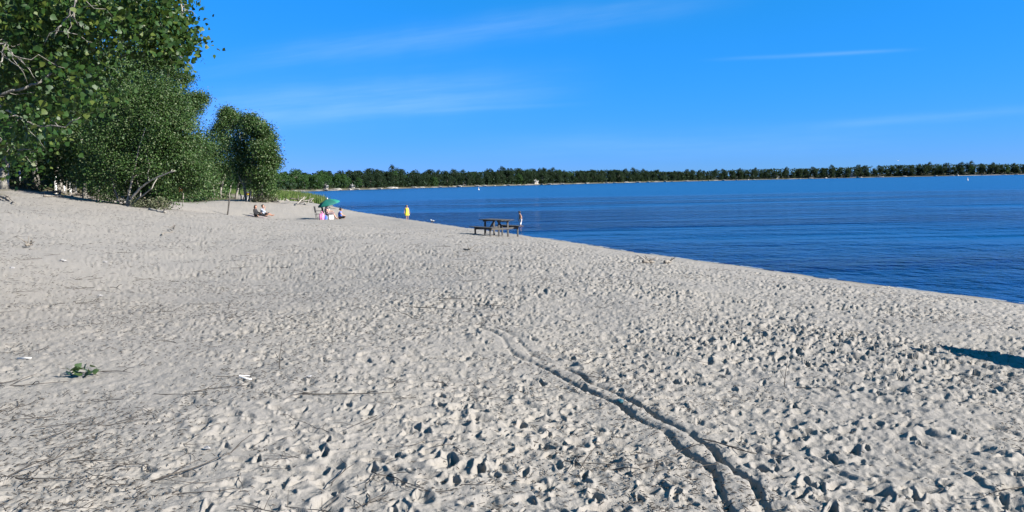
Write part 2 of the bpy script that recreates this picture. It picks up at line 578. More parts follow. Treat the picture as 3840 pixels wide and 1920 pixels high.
def wav(scale, rot, sx, sy, det=3.0):
    return t('ShaderNodeTexNoise', {'Vector': t('ShaderNodeMapping', {'Vector': co, 'Scale': (sx, sy, 1), 'Rotation': (0, 0, rad(rot))}).outputs[0], 'Scale': scale, 'Detail': det, 'Roughness': 0.55}).outputs[0]


h = t.math('ADD', t.math('MULTIPLY', wav(1.0, 12, 0.9, 0.8), 0.30), t.math('MULTIPLY', wav(1.0, -6, 2.4, 2.6), 0.12))
h = t.math('ADD', h, t.math('MULTIPLY', wav(1.0, 20, 0.16, 0.30), 0.5))
h = t.math('ADD', h, t.math('MULTIPLY', wav(1.0, 5, 6.0, 7.0), 0.040))
h = t.math('MULTIPLY', h, t.math('SUBTRACT', 1.0, t.math('MULTIPLY', calm, 0.93)))
t.l.new(t.math('ADD', 0.10, t.math('MULTIPLY', calm, 0.16)), b.inputs['Roughness'])
t.l.new(t('ShaderNodeBump', {'Strength': 1.0, 'Distance': 2.0, 'Height': h}).outputs[0], b.inputs['Normal'])

BARK = pbr('cottonwood_bark', (0.22, 0.205, 0.175), 0.9, (0.09, 0.083, 0.07), 6, 0.03, 18, stretch=(3, 3, 0.6))
PALE_BARK = pbr('pale_bark', (0.25, 0.23, 0.20), 0.9, (0.13, 0.12, 0.10), 9, 0.01, 30, stretch=(2, 2, 0.6))
TWIGM = pbr('dead_twig', (0.028, 0.023, 0.019), 0.9, (0.075, 0.065, 0.054), 14)
DRIFT = pbr('driftwood', (0.27, 0.25, 0.215), 0.9, (0.19, 0.17, 0.145), 8, 0.01, 30, stretch=(1, 4, 4))
DARKLOG = pbr('dark_log', (0.10, 0.085, 0.07), 0.9, (0.20, 0.18, 0.15), 6, 0.01, 30)
LEAF_NEAR = leafmat('near_leaf', (0.011, 0.033, 0.007), (0.026, 0.060, 0.011), (0.065, 0.09, 0.016), 0.46, 0.26, 0.25)
LEAF_MID = leafmat('cottonwood_leaf', (0.014, 0.038, 0.009), (0.042, 0.080, 0.017), (0.105, 0.13, 0.06), 0.5, 0.16, 0.22)
LEAF_FAR = leafmat('far_leaf', (0.007, 0.017, 0.009), (0.015, 0.030, 0.013), None, 0.7, 0.15, 0.15)
LEAF_FARG = leafmat('far_leaf_green', (0.016, 0.044, 0.011), (0.032, 0.072, 0.018), None, 0.65, 0.18, 0.15)
SHRUB = leafmat('dune_shrub_leaf', (0.06, 0.07, 0.035), (0.10, 0.11, 0.06), (0.15, 0.13, 0.09), 0.6, 0.15, 0.3)
GRASS = leafmat('marsh_grass', (0.045, 0.085, 0.014), (0.085, 0.125, 0.028), (0.15, 0.135, 0.055), 0.6, 0.25, 0.2)
WOOD = pbr('weathered_wood', (0.075, 0.07, 0.064), 0.85, (0.035, 0.032, 0.03), 5, 0.006, 30, stretch=(1, 9, 9))
WHITEP = pbr('white_paint', (0.60, 0.59, 0.56), 0.6, (0.48, 0.47, 0.45), 8)
BLUEP = pbr('blue_band', (0.03, 0.07, 0.30), 0.6)
ROPE = pbr('rope', (0.45, 0.42, 0.36), 0.9)
ORANGE = pbr('orange_board', (0.32, 0.075, 0.015), 0.6)
METAL = pbr('grey_steel', (0.35, 0.35, 0.35), 0.45, metal=0.6)
BLACKP = pbr('black_cloth', (0.012, 0.012, 0.014), 0.9)
SKIN = pbr('skin', (0.38, 0.21, 0.145), 0.55, (0.32, 0.17, 0.115), 6)
EYE = pbr('eye_dark', (0.02, 0.015, 0.012), 0.3)
HAIR = pbr('dark_hair', (0.022, 0.015, 0.011), 0.6)

# ------------------------------------------------------------------ the ground: one sheet
def build_ground():
    th = np.concatenate([np.linspace(rad(-37.5), rad(37.5), 1000), np.linspace(rad(37.5), rad(78), 76)[1:], np.linspace(rad(78), rad(282), 50)[1:], np.linspace(rad(282), rad(322.5), 76)[1:-1]])
    rr = [0.25, 0.6, 1.0, 1.5, 2.0, 2.4, 2.7]
    r_, v = 2.9, 0
    while r_ < 26:
        rr.append(r_)
        r_ += max(min(r_ * r_ / (747 * 1.72 * 1.22), 0.23), 0.0062)
    while r_ < 50:
        rr.append(r_)
        r_ += 0.27
    st = 0.28
    while r_ < 3200:
        rr.append(r_)
        st *= 1.045
        r_ += st
    rr = np.array(rr)
    nr, nt = len(rr), len(th)
    RR, TH = np.meshgrid(rr, th, indexing='ij')
    X, Y = (RR * np.sin(TH)).ravel(), (RR * np.cos(TH)).ravel()
    Z = base_z(X, Y)
    near = RR.ravel() < 240
    Z[near] += detail(X[near], Y[near])
    V = np.stack([X, Y, Z], 1)
    i, j = np.meshgrid(np.arange(nr - 1), np.arange(nt), indexing='ij')
    j2 = (j + 1) % nt
    F = np.stack([i * nt + j, (i + 1) * nt + j, (i + 1) * nt + j2, i * nt + j2], -1).reshape(-1, 4)
    c = len(V)
    V = np.vstack([V, [[0, 0, 1.17]]])
    me = np_mesh('sand', V, F, True)
    s = lake_dist(X, Y)
    wet = 0.8 * (1 - sstep(0.10, 0.75, s + 0.25 * noise(X * 0.9, Y * 0.9, 3) + .1 * noise(X * 3, Y * 3, 4)))
    lx = np.interp(Y, TX_Y, TX_X)
    veg = (1 - sstep(-1.2, 0.6, X - lx + 0.9 * fbm(X * 0.5, Y * 0.5, 3, 8))) * sstep(8, 12, s)
    veg = np.maximum(veg, sstep(250, 300, RR.ravel()) * sstep(2.5, 5, s + 2.2 * noise(X * 0.05, Y * 0.05, 9)))
    for nm, a in (('wet', wet), ('veg', veg)):
        at_ = me.attributes.new(nm, 'FLOAT', 'POINT')
        at_.data.foreach_set('value', np.append(a, 0).astype(np.float32))
    o = link('sand', me, None, SAND)
    tag(o, kind='structure')


build_ground()

wm = MB()
rs = [0.1, 30, 120, 500, 1500, 3300]
wm.lathe([(r, 0.0) for r in rs], 96, c=(0, 0, 0))
wo = wm.build('lake_water', WATER)
tag(wo, kind='structure')

# thin swash of broken foam along the edge of the near beach
fm, prev = MB(), None
near_pts = [Vector((*p, 0)) for p in [(17, 1.5)] + NEAR]
fp = []
for a, b_ in zip(near_pts, near_pts[1:]):
    n = max(2, int((b_ - a).length / 0.25))
    fp += [a.lerp(b_, k / n) for k in range(n)]
for k in range(len(fp) - 1):
    d = (fp[k + 1] - fp[k]).normalized()
    nrm = Vector((d.y, -d.x, 0))          # to the lake side
    if k % 40 > 33:
        continue
    w0 = 0.035 + 0.03 * math.sin(k * 0.9) + 0.02 * math.sin(k * 2.3)
    o0 = 0.02 + 0.05 * math.sin(k * 0.35)
    o1 = 0.02 + 0.05 * math.sin((k + 1) * 0.35)
    fm.add([fp[k] + nrm * o0 + Vector((0, 0, .004)), fp[k + 1] + nrm * o1 + Vector((0, 0, .004)), fp[k + 1] + nrm * (o1 + w0) + Vector((0, 0, .012)), fp[k] + nrm * (o0 + w0) + Vector((0, 0, .012))], [(0, 1, 2, 3)])
FOAM = pbr('foam', (0.32, 0.34, 0.35), 0.5)
tag(fm.build('foam', FOAM), 'thin pale foam line along the waterline of the beach', None, None, 'stuff')
# ------------------------------------------------------------------ trees
def unit(a):
    return a / np.maximum(np.linalg.norm(a, axis=-1, keepdims=True), 1e-9)


def leaf_cloud(name, C, size, rng, heart=False, droop=0.5, up=0.45, aspect=0.72, out=None):
    """one blade per centre in C, each its own island; OUT: outward direction of the clump it grows on"""
    n = len(C)
    T = unit(rng.normal(size=(n, 3)) + np.array([0, 0, -droop]))
    N = rng.normal(size=(n, 3)) * (0.6 if out is not None else 1.0) + np.array([0.1, -0.05, up])
    if out is not None:
        N = N + out * 1.0
    N = unit(N - T * (N * T).sum(1, keepdims=True))
    B = np.cross(N, T)
    L = (size * rng.uniform(0.7, 1.25, (n, 1)))
    W = L * aspect
    if heart:
        st = L * 0.12
        vs = [C, C + T * st, C + T * L * .22 + B * W * .38 - N * L * .05, C + T * L * .45 + B * W * .5 - N * L * .08, C + T * L * .72 + B * W * .24 - N * L * .04,
              C + T * L - N * L * .05, C + T * L * .72 - B * W * .24 - N * L * .04, C + T * L * .45 - B * W * .5 - N * L * .08, C + T * L * .22 - B * W * .38 - N * L * .05]
        V = np.stack(vs[1:], 1).reshape(-1, 3)
        k = np.arange(n)[:, None] * 8
        F = np.concatenate([k + np.array([[0, 1, 2, 3]]), k + np.array([[0, 3, 4, 4]]) * 0 + k * 0 + np.array([[0, 3, 4, 5]]), k + np.array([[0, 5, 6, 7]])], 0)
        return np_mesh(name, V, F, False)
    V = np.stack([C, C + T * L * .42 + B * W * .5, C + T * L, C + T * L * .42 - B * W * .5], 1).reshape(-1, 3)
    F = (np.arange(n)[:, None] * 4 + np.array([[0, 1, 2, 3]]))
    return np_mesh(name, V, F, False)


def blob_clusters(blobs, density, rng, shell=0.6, lumpy=True, dirs=False):
    """cluster centres inside ellipsoid blobs (centre, radius[, zscale]), each blob broken up into smaller lumps"""
    parts = []
    for bl in blobs:
        c, r = np.array(bl[0]), bl[1]
        zs = bl[2] if len(bl) > 2 else 1.0
        if lumpy:
            parts.append((c, r * .72, zs, .8, 1.0))
            for d in unit(rng.normal(size=(9, 3)) + np.array([0.0, -0.35, 0.25])):
                q = r * rng.uniform(.24, .46)
                parts.append((c + d * (r - q * rng.uniform(.45, .95)) * np.array([1, 1, zs]), q, zs * rng.uniform(.7, .95), .75, 1.0))
        else:
            parts.append((c, r, zs, shell, 1.0))
    out, od = [], []
    for c, r, zs, sh_, _ in parts:
        n = max(4, int(density * r ** 2.1))
        d = unit(rng.normal(size=(n, 3)))
        rr = r * np.where(rng.random((n, 1)) < sh_, rng.uniform(0.78, 1.04, (n, 1)), rng.uniform(0, 1, (n, 1)) ** 0.5)
        p = d * rr
        p[:, 2] *= zs
        out.append(p + c)
        od.append(d)
    return (np.concatenate(out), np.concatenate(od)) if dirs else np.concatenate(out)


def limb(mb, a, b_, r0, r1, rng, n=6, wob=0.12, sag=0.0, sides=6):
    a, b_ = Vector(a), Vector(b_)
    L = (b_ - a).length
    pts, rs_ = [], []
    for i in range(n + 1):
        k = i / n
        p = a.lerp(b_, k)
        e = math.sin(k * math.pi)
        p += Vector(rng.normal(size=3) * wob * L * 0.25 * e) + Vector((0, 0, sag * L * e))
        pts.append(p)
        rs_.append(r0 + (r1 - r0) * k)
    mb.tube(pts, rs_, sides)
    return pts


def cottonwood(label, base, stems, blobs, mat_leaf, leaf, density, per, crad, seed, bark=None, group=None, cat='tree', name='cottonwood_tree', extra=0):
    """stems: list of (world points, r0, r1); blobs in world space"""
    rng = np.random.default_rng(seed)
    base = Vector(base)
    root = thing(name, label, cat, base, 0, group)
    cl, od = blob_clusters(blobs, density, rng, dirs=True)
    bn = np.array(base)
    mb = MB()
    for pts, r0, r1 in stems:
        q, rr = [], []
        P = [Vector(p) - base for p in pts]
        for i in range(len(P) - 1):
            for k in range(4):
                q.append(P[i].lerp(P[i + 1], k / 4) + Vector(rng.normal(size=3) * r0 * 0.12))
        q.append(P[-1])
        for i in range(len(q)):
            f = i / (len(q) - 1)
            rr.append((r0 + (r1 - r0) * f) * (1.35 if i == 0 else 1.0))
        q[0] = q[0] - Vector((0, 0, 0.25))
        mb.tube(q, rr, 9)
        for _ in range(int(8 + extra)):
            s_ = q[rng.integers(len(q) // 3, len(q))]
            d = cl - bn - np.array(s_)
            near = np.argsort((d ** 2).sum(1))[:max(6, len(d) // 3)]
            e = Vector(cl[rng.choice(near)] - bn)
            limb(mb, s_, e, r1 * 0.8 + 0.008, 0.008, rng, 6, 0.2, 0.04, 5)
    mb.build('trunk', bark or BARK, root, True)
    n = len(cl)
    C = np.repeat(cl, per, 0) + rng.normal(size=(n * per, 3)) * crad * np.array([1, 1, 0.75])
    me = leaf_cloud('crown', C - bn, leaf, rng, out=np.repeat(od, per, 0))
    tag(link('crown', me, root, mat_leaf))
    return root


def px_blobs(lst, Y, rng, dj=0.7):
    out = []
    for x, y, r in lst:
        yy = Y + rng.uniform(-dj, dj)
        out.append((tuple(at(x, y, yy)), r * yy / FPX))
    return out


def px_stem(lst, Y, r0, r1, dj=0.0):
    P = [at(x, y, Y + dj * i) for i, (x, y) in enumerate(lst)]
    return (P, r0, r1)


def gnd(px, py):
    p = on_ground(px, py)
    return p


rg = np.random.default_rng(3)
g0 = gnd(480, 771)
Y0 = g0.y
cottonwood('multi-stemmed young cottonwood with a pale trunk leaning right over the sand', g0,
           [px_stem([(480, 771), (500, 735), (530, 702), (568, 676), (612, 656), (655, 640)], Y0, 0.06, 0.025, -.16),
            px_stem([(476, 768), (490, 700), (503, 640), (520, 560), (545, 480)], Y0, 0.05, 0.015, -.08),
            px_stem([(445, 758), (425, 690), (410, 640), (400, 560)], Y0 + .4, 0.05, 0.02),
            px_stem([(486, 768), (540, 730), (570, 706)], Y0 - .2, 0.04, 0.02, -.5)],
           px_blobs([(560, 600, 120), (600, 690, 90), (480, 640, 110), (660, 570, 90), (650, 470, 100), (560, 470, 120), (690, 660, 75), (420, 690, 85), (560, 735, 50), (725, 610, 50), (700, 510, 55), (450, 560, 110), (500, 410, 105), (590, 350, 75), (655, 400, 60), (400, 470, 95), (740, 680, 42), (350, 640, 60)], Y0 + 1.0, rg),
           LEAF_MID, 0.082, 56, 46, 0.25, 11, PALE_BARK, extra=-6)
g0 = gnd(363, 737)
Y0 = g0.y
cottonwood('tallest full cottonwood behind the leaning one, its crown ragged against the sky', g0,
           [px_stem([(363, 737), (368, 690), (385, 570), (425, 450), (480, 330), (520, 250)], Y0 + 1, 0.15, 0.04)],
           px_blobs([(560, 330, 115), (480, 300, 130), (632, 350, 78), (695, 440, 52), (595, 250, 62), (430, 420, 140), (600, 420, 110), (618, 204, 11), (650, 216, 12), (692, 292, 11), (728, 372, 10), (625, 232, 30), (735, 400, 18), (756, 372, 10), (560, 230, 50), (665, 290, 38), (500, 200, 80), (690, 560, 60), (655, 395, 62), (745, 560, 48), (765, 640, 56), (735, 690, 48)], Y0 + 1, rg),
           LEAF_MID, 0.09, 44, 42, 0.28, 12)
g0 = gnd(225, 725)
Y0 = g0.y + 1.5
cottonwood('broad dark cottonwood standing right behind the white roped posts', g0 + Vector((-1.5, 1.5, 0)),
           [px_stem([(222, 727), (225, 690), (245, 600), (270, 450), (300, 300)], Y0, 0.22, 0.05)],
           px_blobs([(300, 420, 160), (210, 540, 105), (330, 590, 95), (120, 420, 140), (270, 610, 50), (300, 250, 150), (380, 660, 60), (420, 300, 130), (190, 300, 120)], Y0, rg),
           LEAF_MID, 0.10, 34, 38, 0.3, 13)
g0 = gnd(17, 710)
Y0 = g0.y
cottonwood('cottonwood with a thick furrowed grey trunk beside the white pole with a blue band', g0,
           [px_stem([(14, 712), (12, 680), (16, 640), (26, 590), (30, 540), (25, 450)], Y0, 0.19, 0.09)],
           px_blobs([(60, 450, 130), (110, 530, 62), (40, 300, 150), (-60, 420, 120), (60, 545, 50), (150, 360, 110)], Y0, rg),
           LEAF_MID, 0.10, 42, 36, 0.26, 14)

# generic trees for the dark wood behind
def generic_tree(label, seed, H, W, leaf, group, name='woodland_tree', mat_l=LEAF_MID, low=0.22, density=16, per=26):
    rng = np.random.default_rng(seed)
    blobs = []
    for _ in range(11):
        z = rng.uniform(low, 0.93)
        k = math.sin(min(1.0, (z - low * .4) / 0.85) * math.pi * 0.88) * 0.5 + 0.15
        a = rng.uniform(0, 6.28)
        q = W * k * 0.62 * rng.uniform(0.3, 1.0)
        blobs.append(((math.cos(a) * q, math.sin(a) * q, z * H), W * rng.uniform(0.16, 0.27)))
    st = [([(0, 0, 0), (0.1, 0, H * .3), (-0.05, 0.1, H * .6), (0.1, 0.1, H * .88)], 0.02 * H, 0.04)]
    return cottonwood(label, (0, 0, 0), st, blobs, mat_l, leaf, density, per, leaf * 2.6, seed, group=group, name=name)


WG = 'dark cottonwoods of the wood on the left bank'
gen = [generic_tree('dark cottonwood standing in the shade of the wood behind the bank edge', 40 + i, h_, w_, 0.16, WG) for i, (h_, w_) in enumerate(((8.5, 6.0), (10, 7), (7, 5.5)))]
used = [False] * 3
spots = []
for px_, py_, back in [(95, 700, 1.0), (140, 712, 2.0), (180, 728, 3.0), (-60, 700, 0.5), (60, 700, 5), (290, 728, 6), (330, 735, 3), (420, 745, 5), (-160, 690, 1)]:
    p = gnd(px_, py_)
    spots.append((p.x, p.y + back))
for i in range(46):
    y_ = 40 + 66 * (i / 46) ** 1.2
    x_ = np.interp(y_, TX_Y, TX_X) - 3.5 - rg.random() * 16 - (3 if 56 < y_ < 76 else 0)
    spots.append((x_, y_ + rg.uniform(-1, 1)))
for i in range(16):
    y_ = 110 + 14 * i + rg.uniform(-3, 3)
    spots.append((np.interp(y_, TX_Y, TX_X) - 8 - rg.random() * 8, y_))
for i, (x_, y_) in enumerate(spots):
    k = i % 3
    o = gen[k] if not used[k] else copy_tree(gen[k])
    used[k] = True
    o.location = (x_, y_, float(base_z([x_], [y_])[0]) - 0.05)
    o.rotation_euler = (0, 0, rg.uniform(0, 6.28))
    s_ = rg.uniform(0.85, 1.2) * (1.0 if y_ < 45 else 0.66)
    o.scale = (s_, s_, s_ * rg.uniform(0.9, 1.1))

# the second clump, at the right end of the wood
for lab, bpx, stems, blobs, sd in [
    ('cottonwood with a forked pale trunk at the left of the detached clump', (825, 741), [[(826, 742), (830, 690), (818, 640), (810, 560)], [(830, 690), (848, 652)]],
     [(800, 610, 75), (785, 670, 58), (760, 600, 55), (805, 520, 42), (725, 660, 55), (840, 640, 50), (740, 700, 40), (745, 570, 46), (775, 560, 44), (720, 600, 55)], 21),
    ('cottonwood with the highest pointed top of the detached clump', (884, 746), [[(884, 746), (898, 680), (908, 600), (900, 500), (860, 440)]],
     [(880, 510, 66), (852, 452, 28), (850, 430, 14), (855, 570, 66), (900, 620, 62), (890, 460, 36), (835, 500, 40), (849, 418, 9), (868, 434, 10), (880, 450, 10), (905, 455, 9), (826, 470, 10)], 22),
    ('cottonwood with a straight pale trunk in the middle of the detached clump', (937, 750), [[(937, 750), (942, 680), (948, 600), (950, 500)], [(925, 750), (915, 700), (890, 650)]],
     [(905, 560, 50), (922, 535, 50), (930, 480, 25), (920, 630, 40), (950, 610, 70), (925, 670, 46), (936, 446, 9), (958, 464, 9), (970, 480, 9), (958, 490, 20), (970, 575, 44)], 23),
    ('cottonwood at the lake end of the detached clump with outreaching right boughs', (985, 757), [[(985, 757), (980, 690), (985, 610), (995, 510)], [(970, 757), (976, 700), (965, 640)]],
     [(982, 565, 36), (985, 512, 18), (1000, 595, 30), (1010, 625, 20), (990, 640, 56), (985, 695, 40), (1006, 660, 22), (990, 490, 8), (1008, 515, 8), (1014, 556, 7), (1024, 600, 6), (1002, 548, 16), (1024, 614, 8), (1000, 710, 26)], 24)]:
    g0 = gnd(*bpx)
    cottonwood(lab, g0, [px_stem(s_, g0.y, 0.13, 0.04) for s_ in stems], px_blobs(blobs, g0.y + .5, rg, 1.3), LEAF_MID, 0.14, 21, 34, 0.36, sd, PALE_BARK)
TRK = 'slim bare stems under the detached clump'
stemrng = np.random.default_rng(50)
for i, (a, b_) in enumerate([((805, 742), (800, 690)), ((860, 744), (866, 695)), ((912, 748), (922, 700)), ((905, 748), (898, 705)), ((960, 754), (972, 715)), ((1002, 757), (1006, 720)), ((948, 752), (955, 715))]):
    p = gnd(*a)
    m_ = MB()
    q = at(b_[0], b_[1], p.y) - p
    limb(m_, (0, 0, -.1), q, 0.07, 0.04, stemrng, 6, 0.12)
    root = thing('sapling', 'slim pale leafless sapling stem standing under the detached clump', 'sapling', p, 0, TRK)
    m_.build('trunk', PALE_BARK, root, True)
    m2 = MB()
    limb(m2, q, q + Vector((stemrng.uniform(-.4, .4), 0, .6)), 0.035, 0.01, stemrng, 4, 0.2)
    m2.build('branch', PALE_BARK, root, True)

# the overhanging cottonwood close by on the left: trunk outside the frame, boughs in it
rng = np.random.default_rng(77)
NB = Vector((-11.5, 9.0, float(base_z([-11.5], [9.0])[0])))
near = thing('cottonwood_tree', 'nearest cottonwood whose big-leaved boughs hang in from the top left', 'tree', NB)
mb = MB()
tp = [Vector((0, 0, -.3)), Vector((.1, .1, 1.2)), Vector((.3, .2, 2.8)), Vector((.8, .3, 4.6)), Vector((1.4, .4, 6.4))]
mb.tube(tp, [.42, .34, .3, .25, .18], 12)
mb.build('trunk', BARK, near, True)
BR = [([(-500, 330, 9), (-250, 390, 9), (0, 348, 9), (95, 330, 9), (170, 296, 9.1), (195, 270, 9.2), (232, 160, 9.3)], .05, .012),
      ([(-300, 300, 9), (0, 395, 9), (75, 445, 8.8), (150, 474, 8.7), (240, 474, 8.6), (300, 440, 8.6)], .035, .008),
      ([(330, -350, 8.6), (296, -60, 8.6), (280, 30, 8.6), (252, 66, 8.6), (225, 100, 8.5), (205, 132, 8.5)], .03, .010),
      ([(292, -60, 8.7), (278, 40, 8.7), (272, 70, 8.7)], .025, .018),
      ([(-400, 100, 8.5), (-60, 150, 8.5), (12, 160, 8.5), (4, 230, 8.4), (-2, 250, 8.4)], .03, .009),
      ([(12, 160, 8.5), (40, 190, 8.4), (64, 214, 8.4)], .012, .006)]
BR = [([(x, y, d - .7) for x, y, d in p_], a_ * .42, b_ * .6) for p_, a_, b_ in BR]
BR += [([(300, -200, 9.5), (480, -40, 9.6), (540, 80, 9.6), (570, 120, 9.6), (600, 150, 9.6), (640, 180, 9.6), (672, 215, 9.6)], .03, .006),
      ([(400, -250, 9), (640, -40, 9.1), (690, 30, 9.1), (683, 60, 9.1)], .02, .006),
      ([(205, 180, 8.8), (215, 185, 8.8), (205, 230, 8.7), (190, 270, 8.7)], .010, .006),
      ([(-200, 480, 9), (0, 520, 9), (60, 560, 8.9), (120, 560, 8.8)], .025, .006)]
bough = []
for pts, r0, r1 in BR:
    m_ = MB()
    P = [at(*p) - NB for p in pts]
    if len(P) > 3:
        root_ = tp[2].lerp(tp[4], rng.uniform(.15, 1.0))
        mid = root_.lerp(P[0], .5) + Vector((0, 0, .35))
        bough += [root_.lerp(mid, k) for k in (.45, .7, .9)] + [mid.lerp(P[0], k) for k in (.1, .3, .5, .7, .9)]
        P = [root_, mid] + P[1:] if pts[0][0] < -50 or pts[0][1] < -100 else [root_, mid] + P
    q, rr = [], []
    for i in range(len(P) - 1):
        for k in range(4):
            f = (i + k / 4) / (len(P) - 1)
            q.append(P[i].lerp(P[i + 1], k / 4) + Vector(rng.normal(size=3) * .010))
            rr.append(r0 + (r1 - r0) * f + (.03 * (1 - f * 4) if f < .25 and len(P) > 3 else 0))
    q.append(P[-1])
    rr.append(r1)
    m_.tube(q, rr, 7)
    for _ in range(4):
        s_ = q[rng.integers(len(q) // 3, len(q))]
        limb(m_, s_, s_ + Vector((rng.uniform(-.25, .35), rng.uniform(-.3, .3), rng.uniform(-.35, .1))), .005, .002, rng, 4, .25, 0, 4)
    m_.build('branch', BARK, near, True)
POLY = [(-90, -110), (635, -110), (635, 10), (625, 45), (600, 70), (640, 120), (655, 165), (650, 200), (625, 175), (590, 130), (560, 90), (530, 110), (470, 190), (420, 300), (345, 370), (250, 420), (180, 480), (120, 570), (20, 590), (-90, 590)]


def inpoly(x, y, P):
    c = False
    for (ax, ay_), (bx, by) in zip(P, P[1:] + P[:1]):
        if (ay_ > y) != (by > y) and x < (bx - ax) * (y - ay_) / (by - ay_) + ax:
            c = not c
    return c


cen = []
while len(cen) < 165:
    x_, y_ = rng.uniform(-90, 740), rng.uniform(-110, 590)
    if inpoly(x_, y_, POLY):
        void = math.exp(-((x_ - 110) / 70) ** 2 - ((y_ - 275) / 45) ** 2) + math.exp(-((x_ - 60) / 90) ** 2 - ((y_ - 400) / 40) ** 2)
        if rng.random() < void * 0.9:
            continue
        yy = rng.uniform(8.0, 10.6)
        cen.append(at(x_, y_, yy) - NB)
for x_, y_, n in [(645, 140, 5), (660, 180, 4), (655, 125, 4), (620, 105, 4), (650, 20, 3), (640, 45, 2), (610, 135, 3)]:
    for _ in range(n):
        cen.append(at(x_ + rng.uniform(-18, 18), y_ + rng.uniform(-18, 18), 9.5) - NB)
nfront = len(cen)
while len(cen) < nfront + 130:
    x_, y_ = rng.uniform(-90, 660), rng.uniform(-110, 520)
    if inpoly(x_ + 35, y_ + 30, POLY) and inpoly(x_, y_, POLY):
        cen.append(at(x_, y_, rng.uniform(10.6, 13.5)) - NB)
for q in bough:
    for _ in range(2):
        cen.append(q + Vector(rng.normal(size=3) * .3))
        g_ = cen[-1] + NB
        if abs(g_.x / g_.y) < .74 and (g_.z - 2.8) / g_.y < .3:
            cen.pop()
for _ in range(110):
    d_ = unit(rng.normal(size=3)) * rng.uniform(1.2, 3.4)
    cen.append(Vector((1.2 + d_[0] * 1.1 - .8, .4 + d_[1], 6.4 + d_[2])))
    if abs((cen[-1].x + NB.x) / (cen[-1].y + NB.y)) < .80:
        cen.pop()
cen = np.array([tuple(c_) for c_ in cen])
C = np.repeat(cen, 66, 0) + rng.normal(size=(len(cen) * 66, 3)) * np.array([.16, .22, .15])
tag(link('crown', leaf_cloud('crown', C, 0.066, rng, heart=True, droop=0.9, up=0.15, aspect=0.92), near, LEAF_NEAR), kind='stuff')
# the leaves one can pick out, each its own piece
protos = [leaf_cloud('leaf', np.zeros((1, 3)), 0.078, np.random.default_rng(900 + i), heart=True, droop=1.2, up=0.1, aspect=0.98) for i in range(8)]
for pm in protos:
    pm.materials.append(LEAF_NEAR)
cand = 0
while cand < 290:
    c_ = cen[rng.integers(nfront)] + rng.normal(size=3) * np.array([.15, .1, .15]) + np.array([.0, -.42, 0])
    lo = bpy.data.objects.new('leaf', protos[cand % 8])
    COL.objects.link(lo)
    lo.parent = near
    lo.location = c_
    lo.rotation_euler = (rng.uniform(-.3, .3), rng.uniform(-.3, .3), rng.uniform(-.9, .9))
    s_ = rng.uniform(.75, 1.15)
    lo.scale = (s_, s_, s_)
    cand += 1

# ------------------------------------------------------------------ the far shore
def far_tree(seed, H, W, matl, label, group):
    rng = np.random.default_rng(seed)
    root = thing('shore_tree', label, 'tree', (0, 0, 0), 0, group)
    mb = MB()
    mb.tube([(0, 0, -.3), (.1, 0, H * .35), (0, .1, H * .8)], [.24, .18, .06], 5)
    for _ in range(5):
        a = rng.uniform(0, 6.28)
        z = rng.uniform(.3, .6) * H
        mb.tube([(0, 0, z), (math.cos(a) * W * .3, math.sin(a) * W * .3, z + H * .18)], [.1, .03], 4)
    mb.build('trunk', PALE_BARK, root)
    P = []
    for _ in range(20):
        z = rng.uniform(.16, .92)
        k = (1 - ((z - .5) / .55) ** 2)
        a = rng.uniform(0, 6.28)
        q = W * .38 * k * rng.uniform(.3, 1)
        c_ = np.array([math.cos(a) * q, math.sin(a) * q, z * H])
        r_ = W * rng.uniform(.13, .25) * (0.6 if z > .82 else 1)
        n = int(75 * r_)
        d = unit(rng.normal(size=(n, 3)))
        P.append(c_ + d * r_ * rng.uniform(.6, 1.08, (n, 1)))
    C = np.concatenate(P)
    me = leaf_cloud('crown', C, 0.62, rng, up=.7, droop=.2, aspect=.85)
    link('crown', me, root, matl)
    return root


GA, GB = 'bright green trees along the bank beyond the grassy spit', 'dark trees along the far shore'
fa = [far_tree(60 + i, 11.5, 11, LEAF_FARG, 'bright green bushy tree on the bank beyond the grassy spit', GA) for i in range(3)]
fb = [far_tree(70 + i, h_, w_, LEAF_FAR, 'dark green tree in the long belt along the far shore of the lake', GB) for i, (h_, w_) in enumerate(((12, 12), (14, 12.5), (11, 11), (13.5, 10.5)))]
bank = [Vector((*p, 0)) for p in LAKE if p in [(-104, 330), (-121, 400), (-124, 455), (-108, 520), (-80, 580), (-50, 640), (10, 720), (80, 800), (165, 880), (265, 950), (370, 960), (468, 950), (540, 920), (603, 885), (765, 800)]]
seg = [(a, b_, (b_ - a).length) for a, b_ in zip(bank, bank[1:])]


def along(dist):
    for a, b_, L in seg:
        if dist <= L:
            d = (b_ - a) / L
            return a + d * dist, Vector((-d.y, d.x, 0))
        dist -= L
    return b_, Vector((-d.y, d.x, 0))


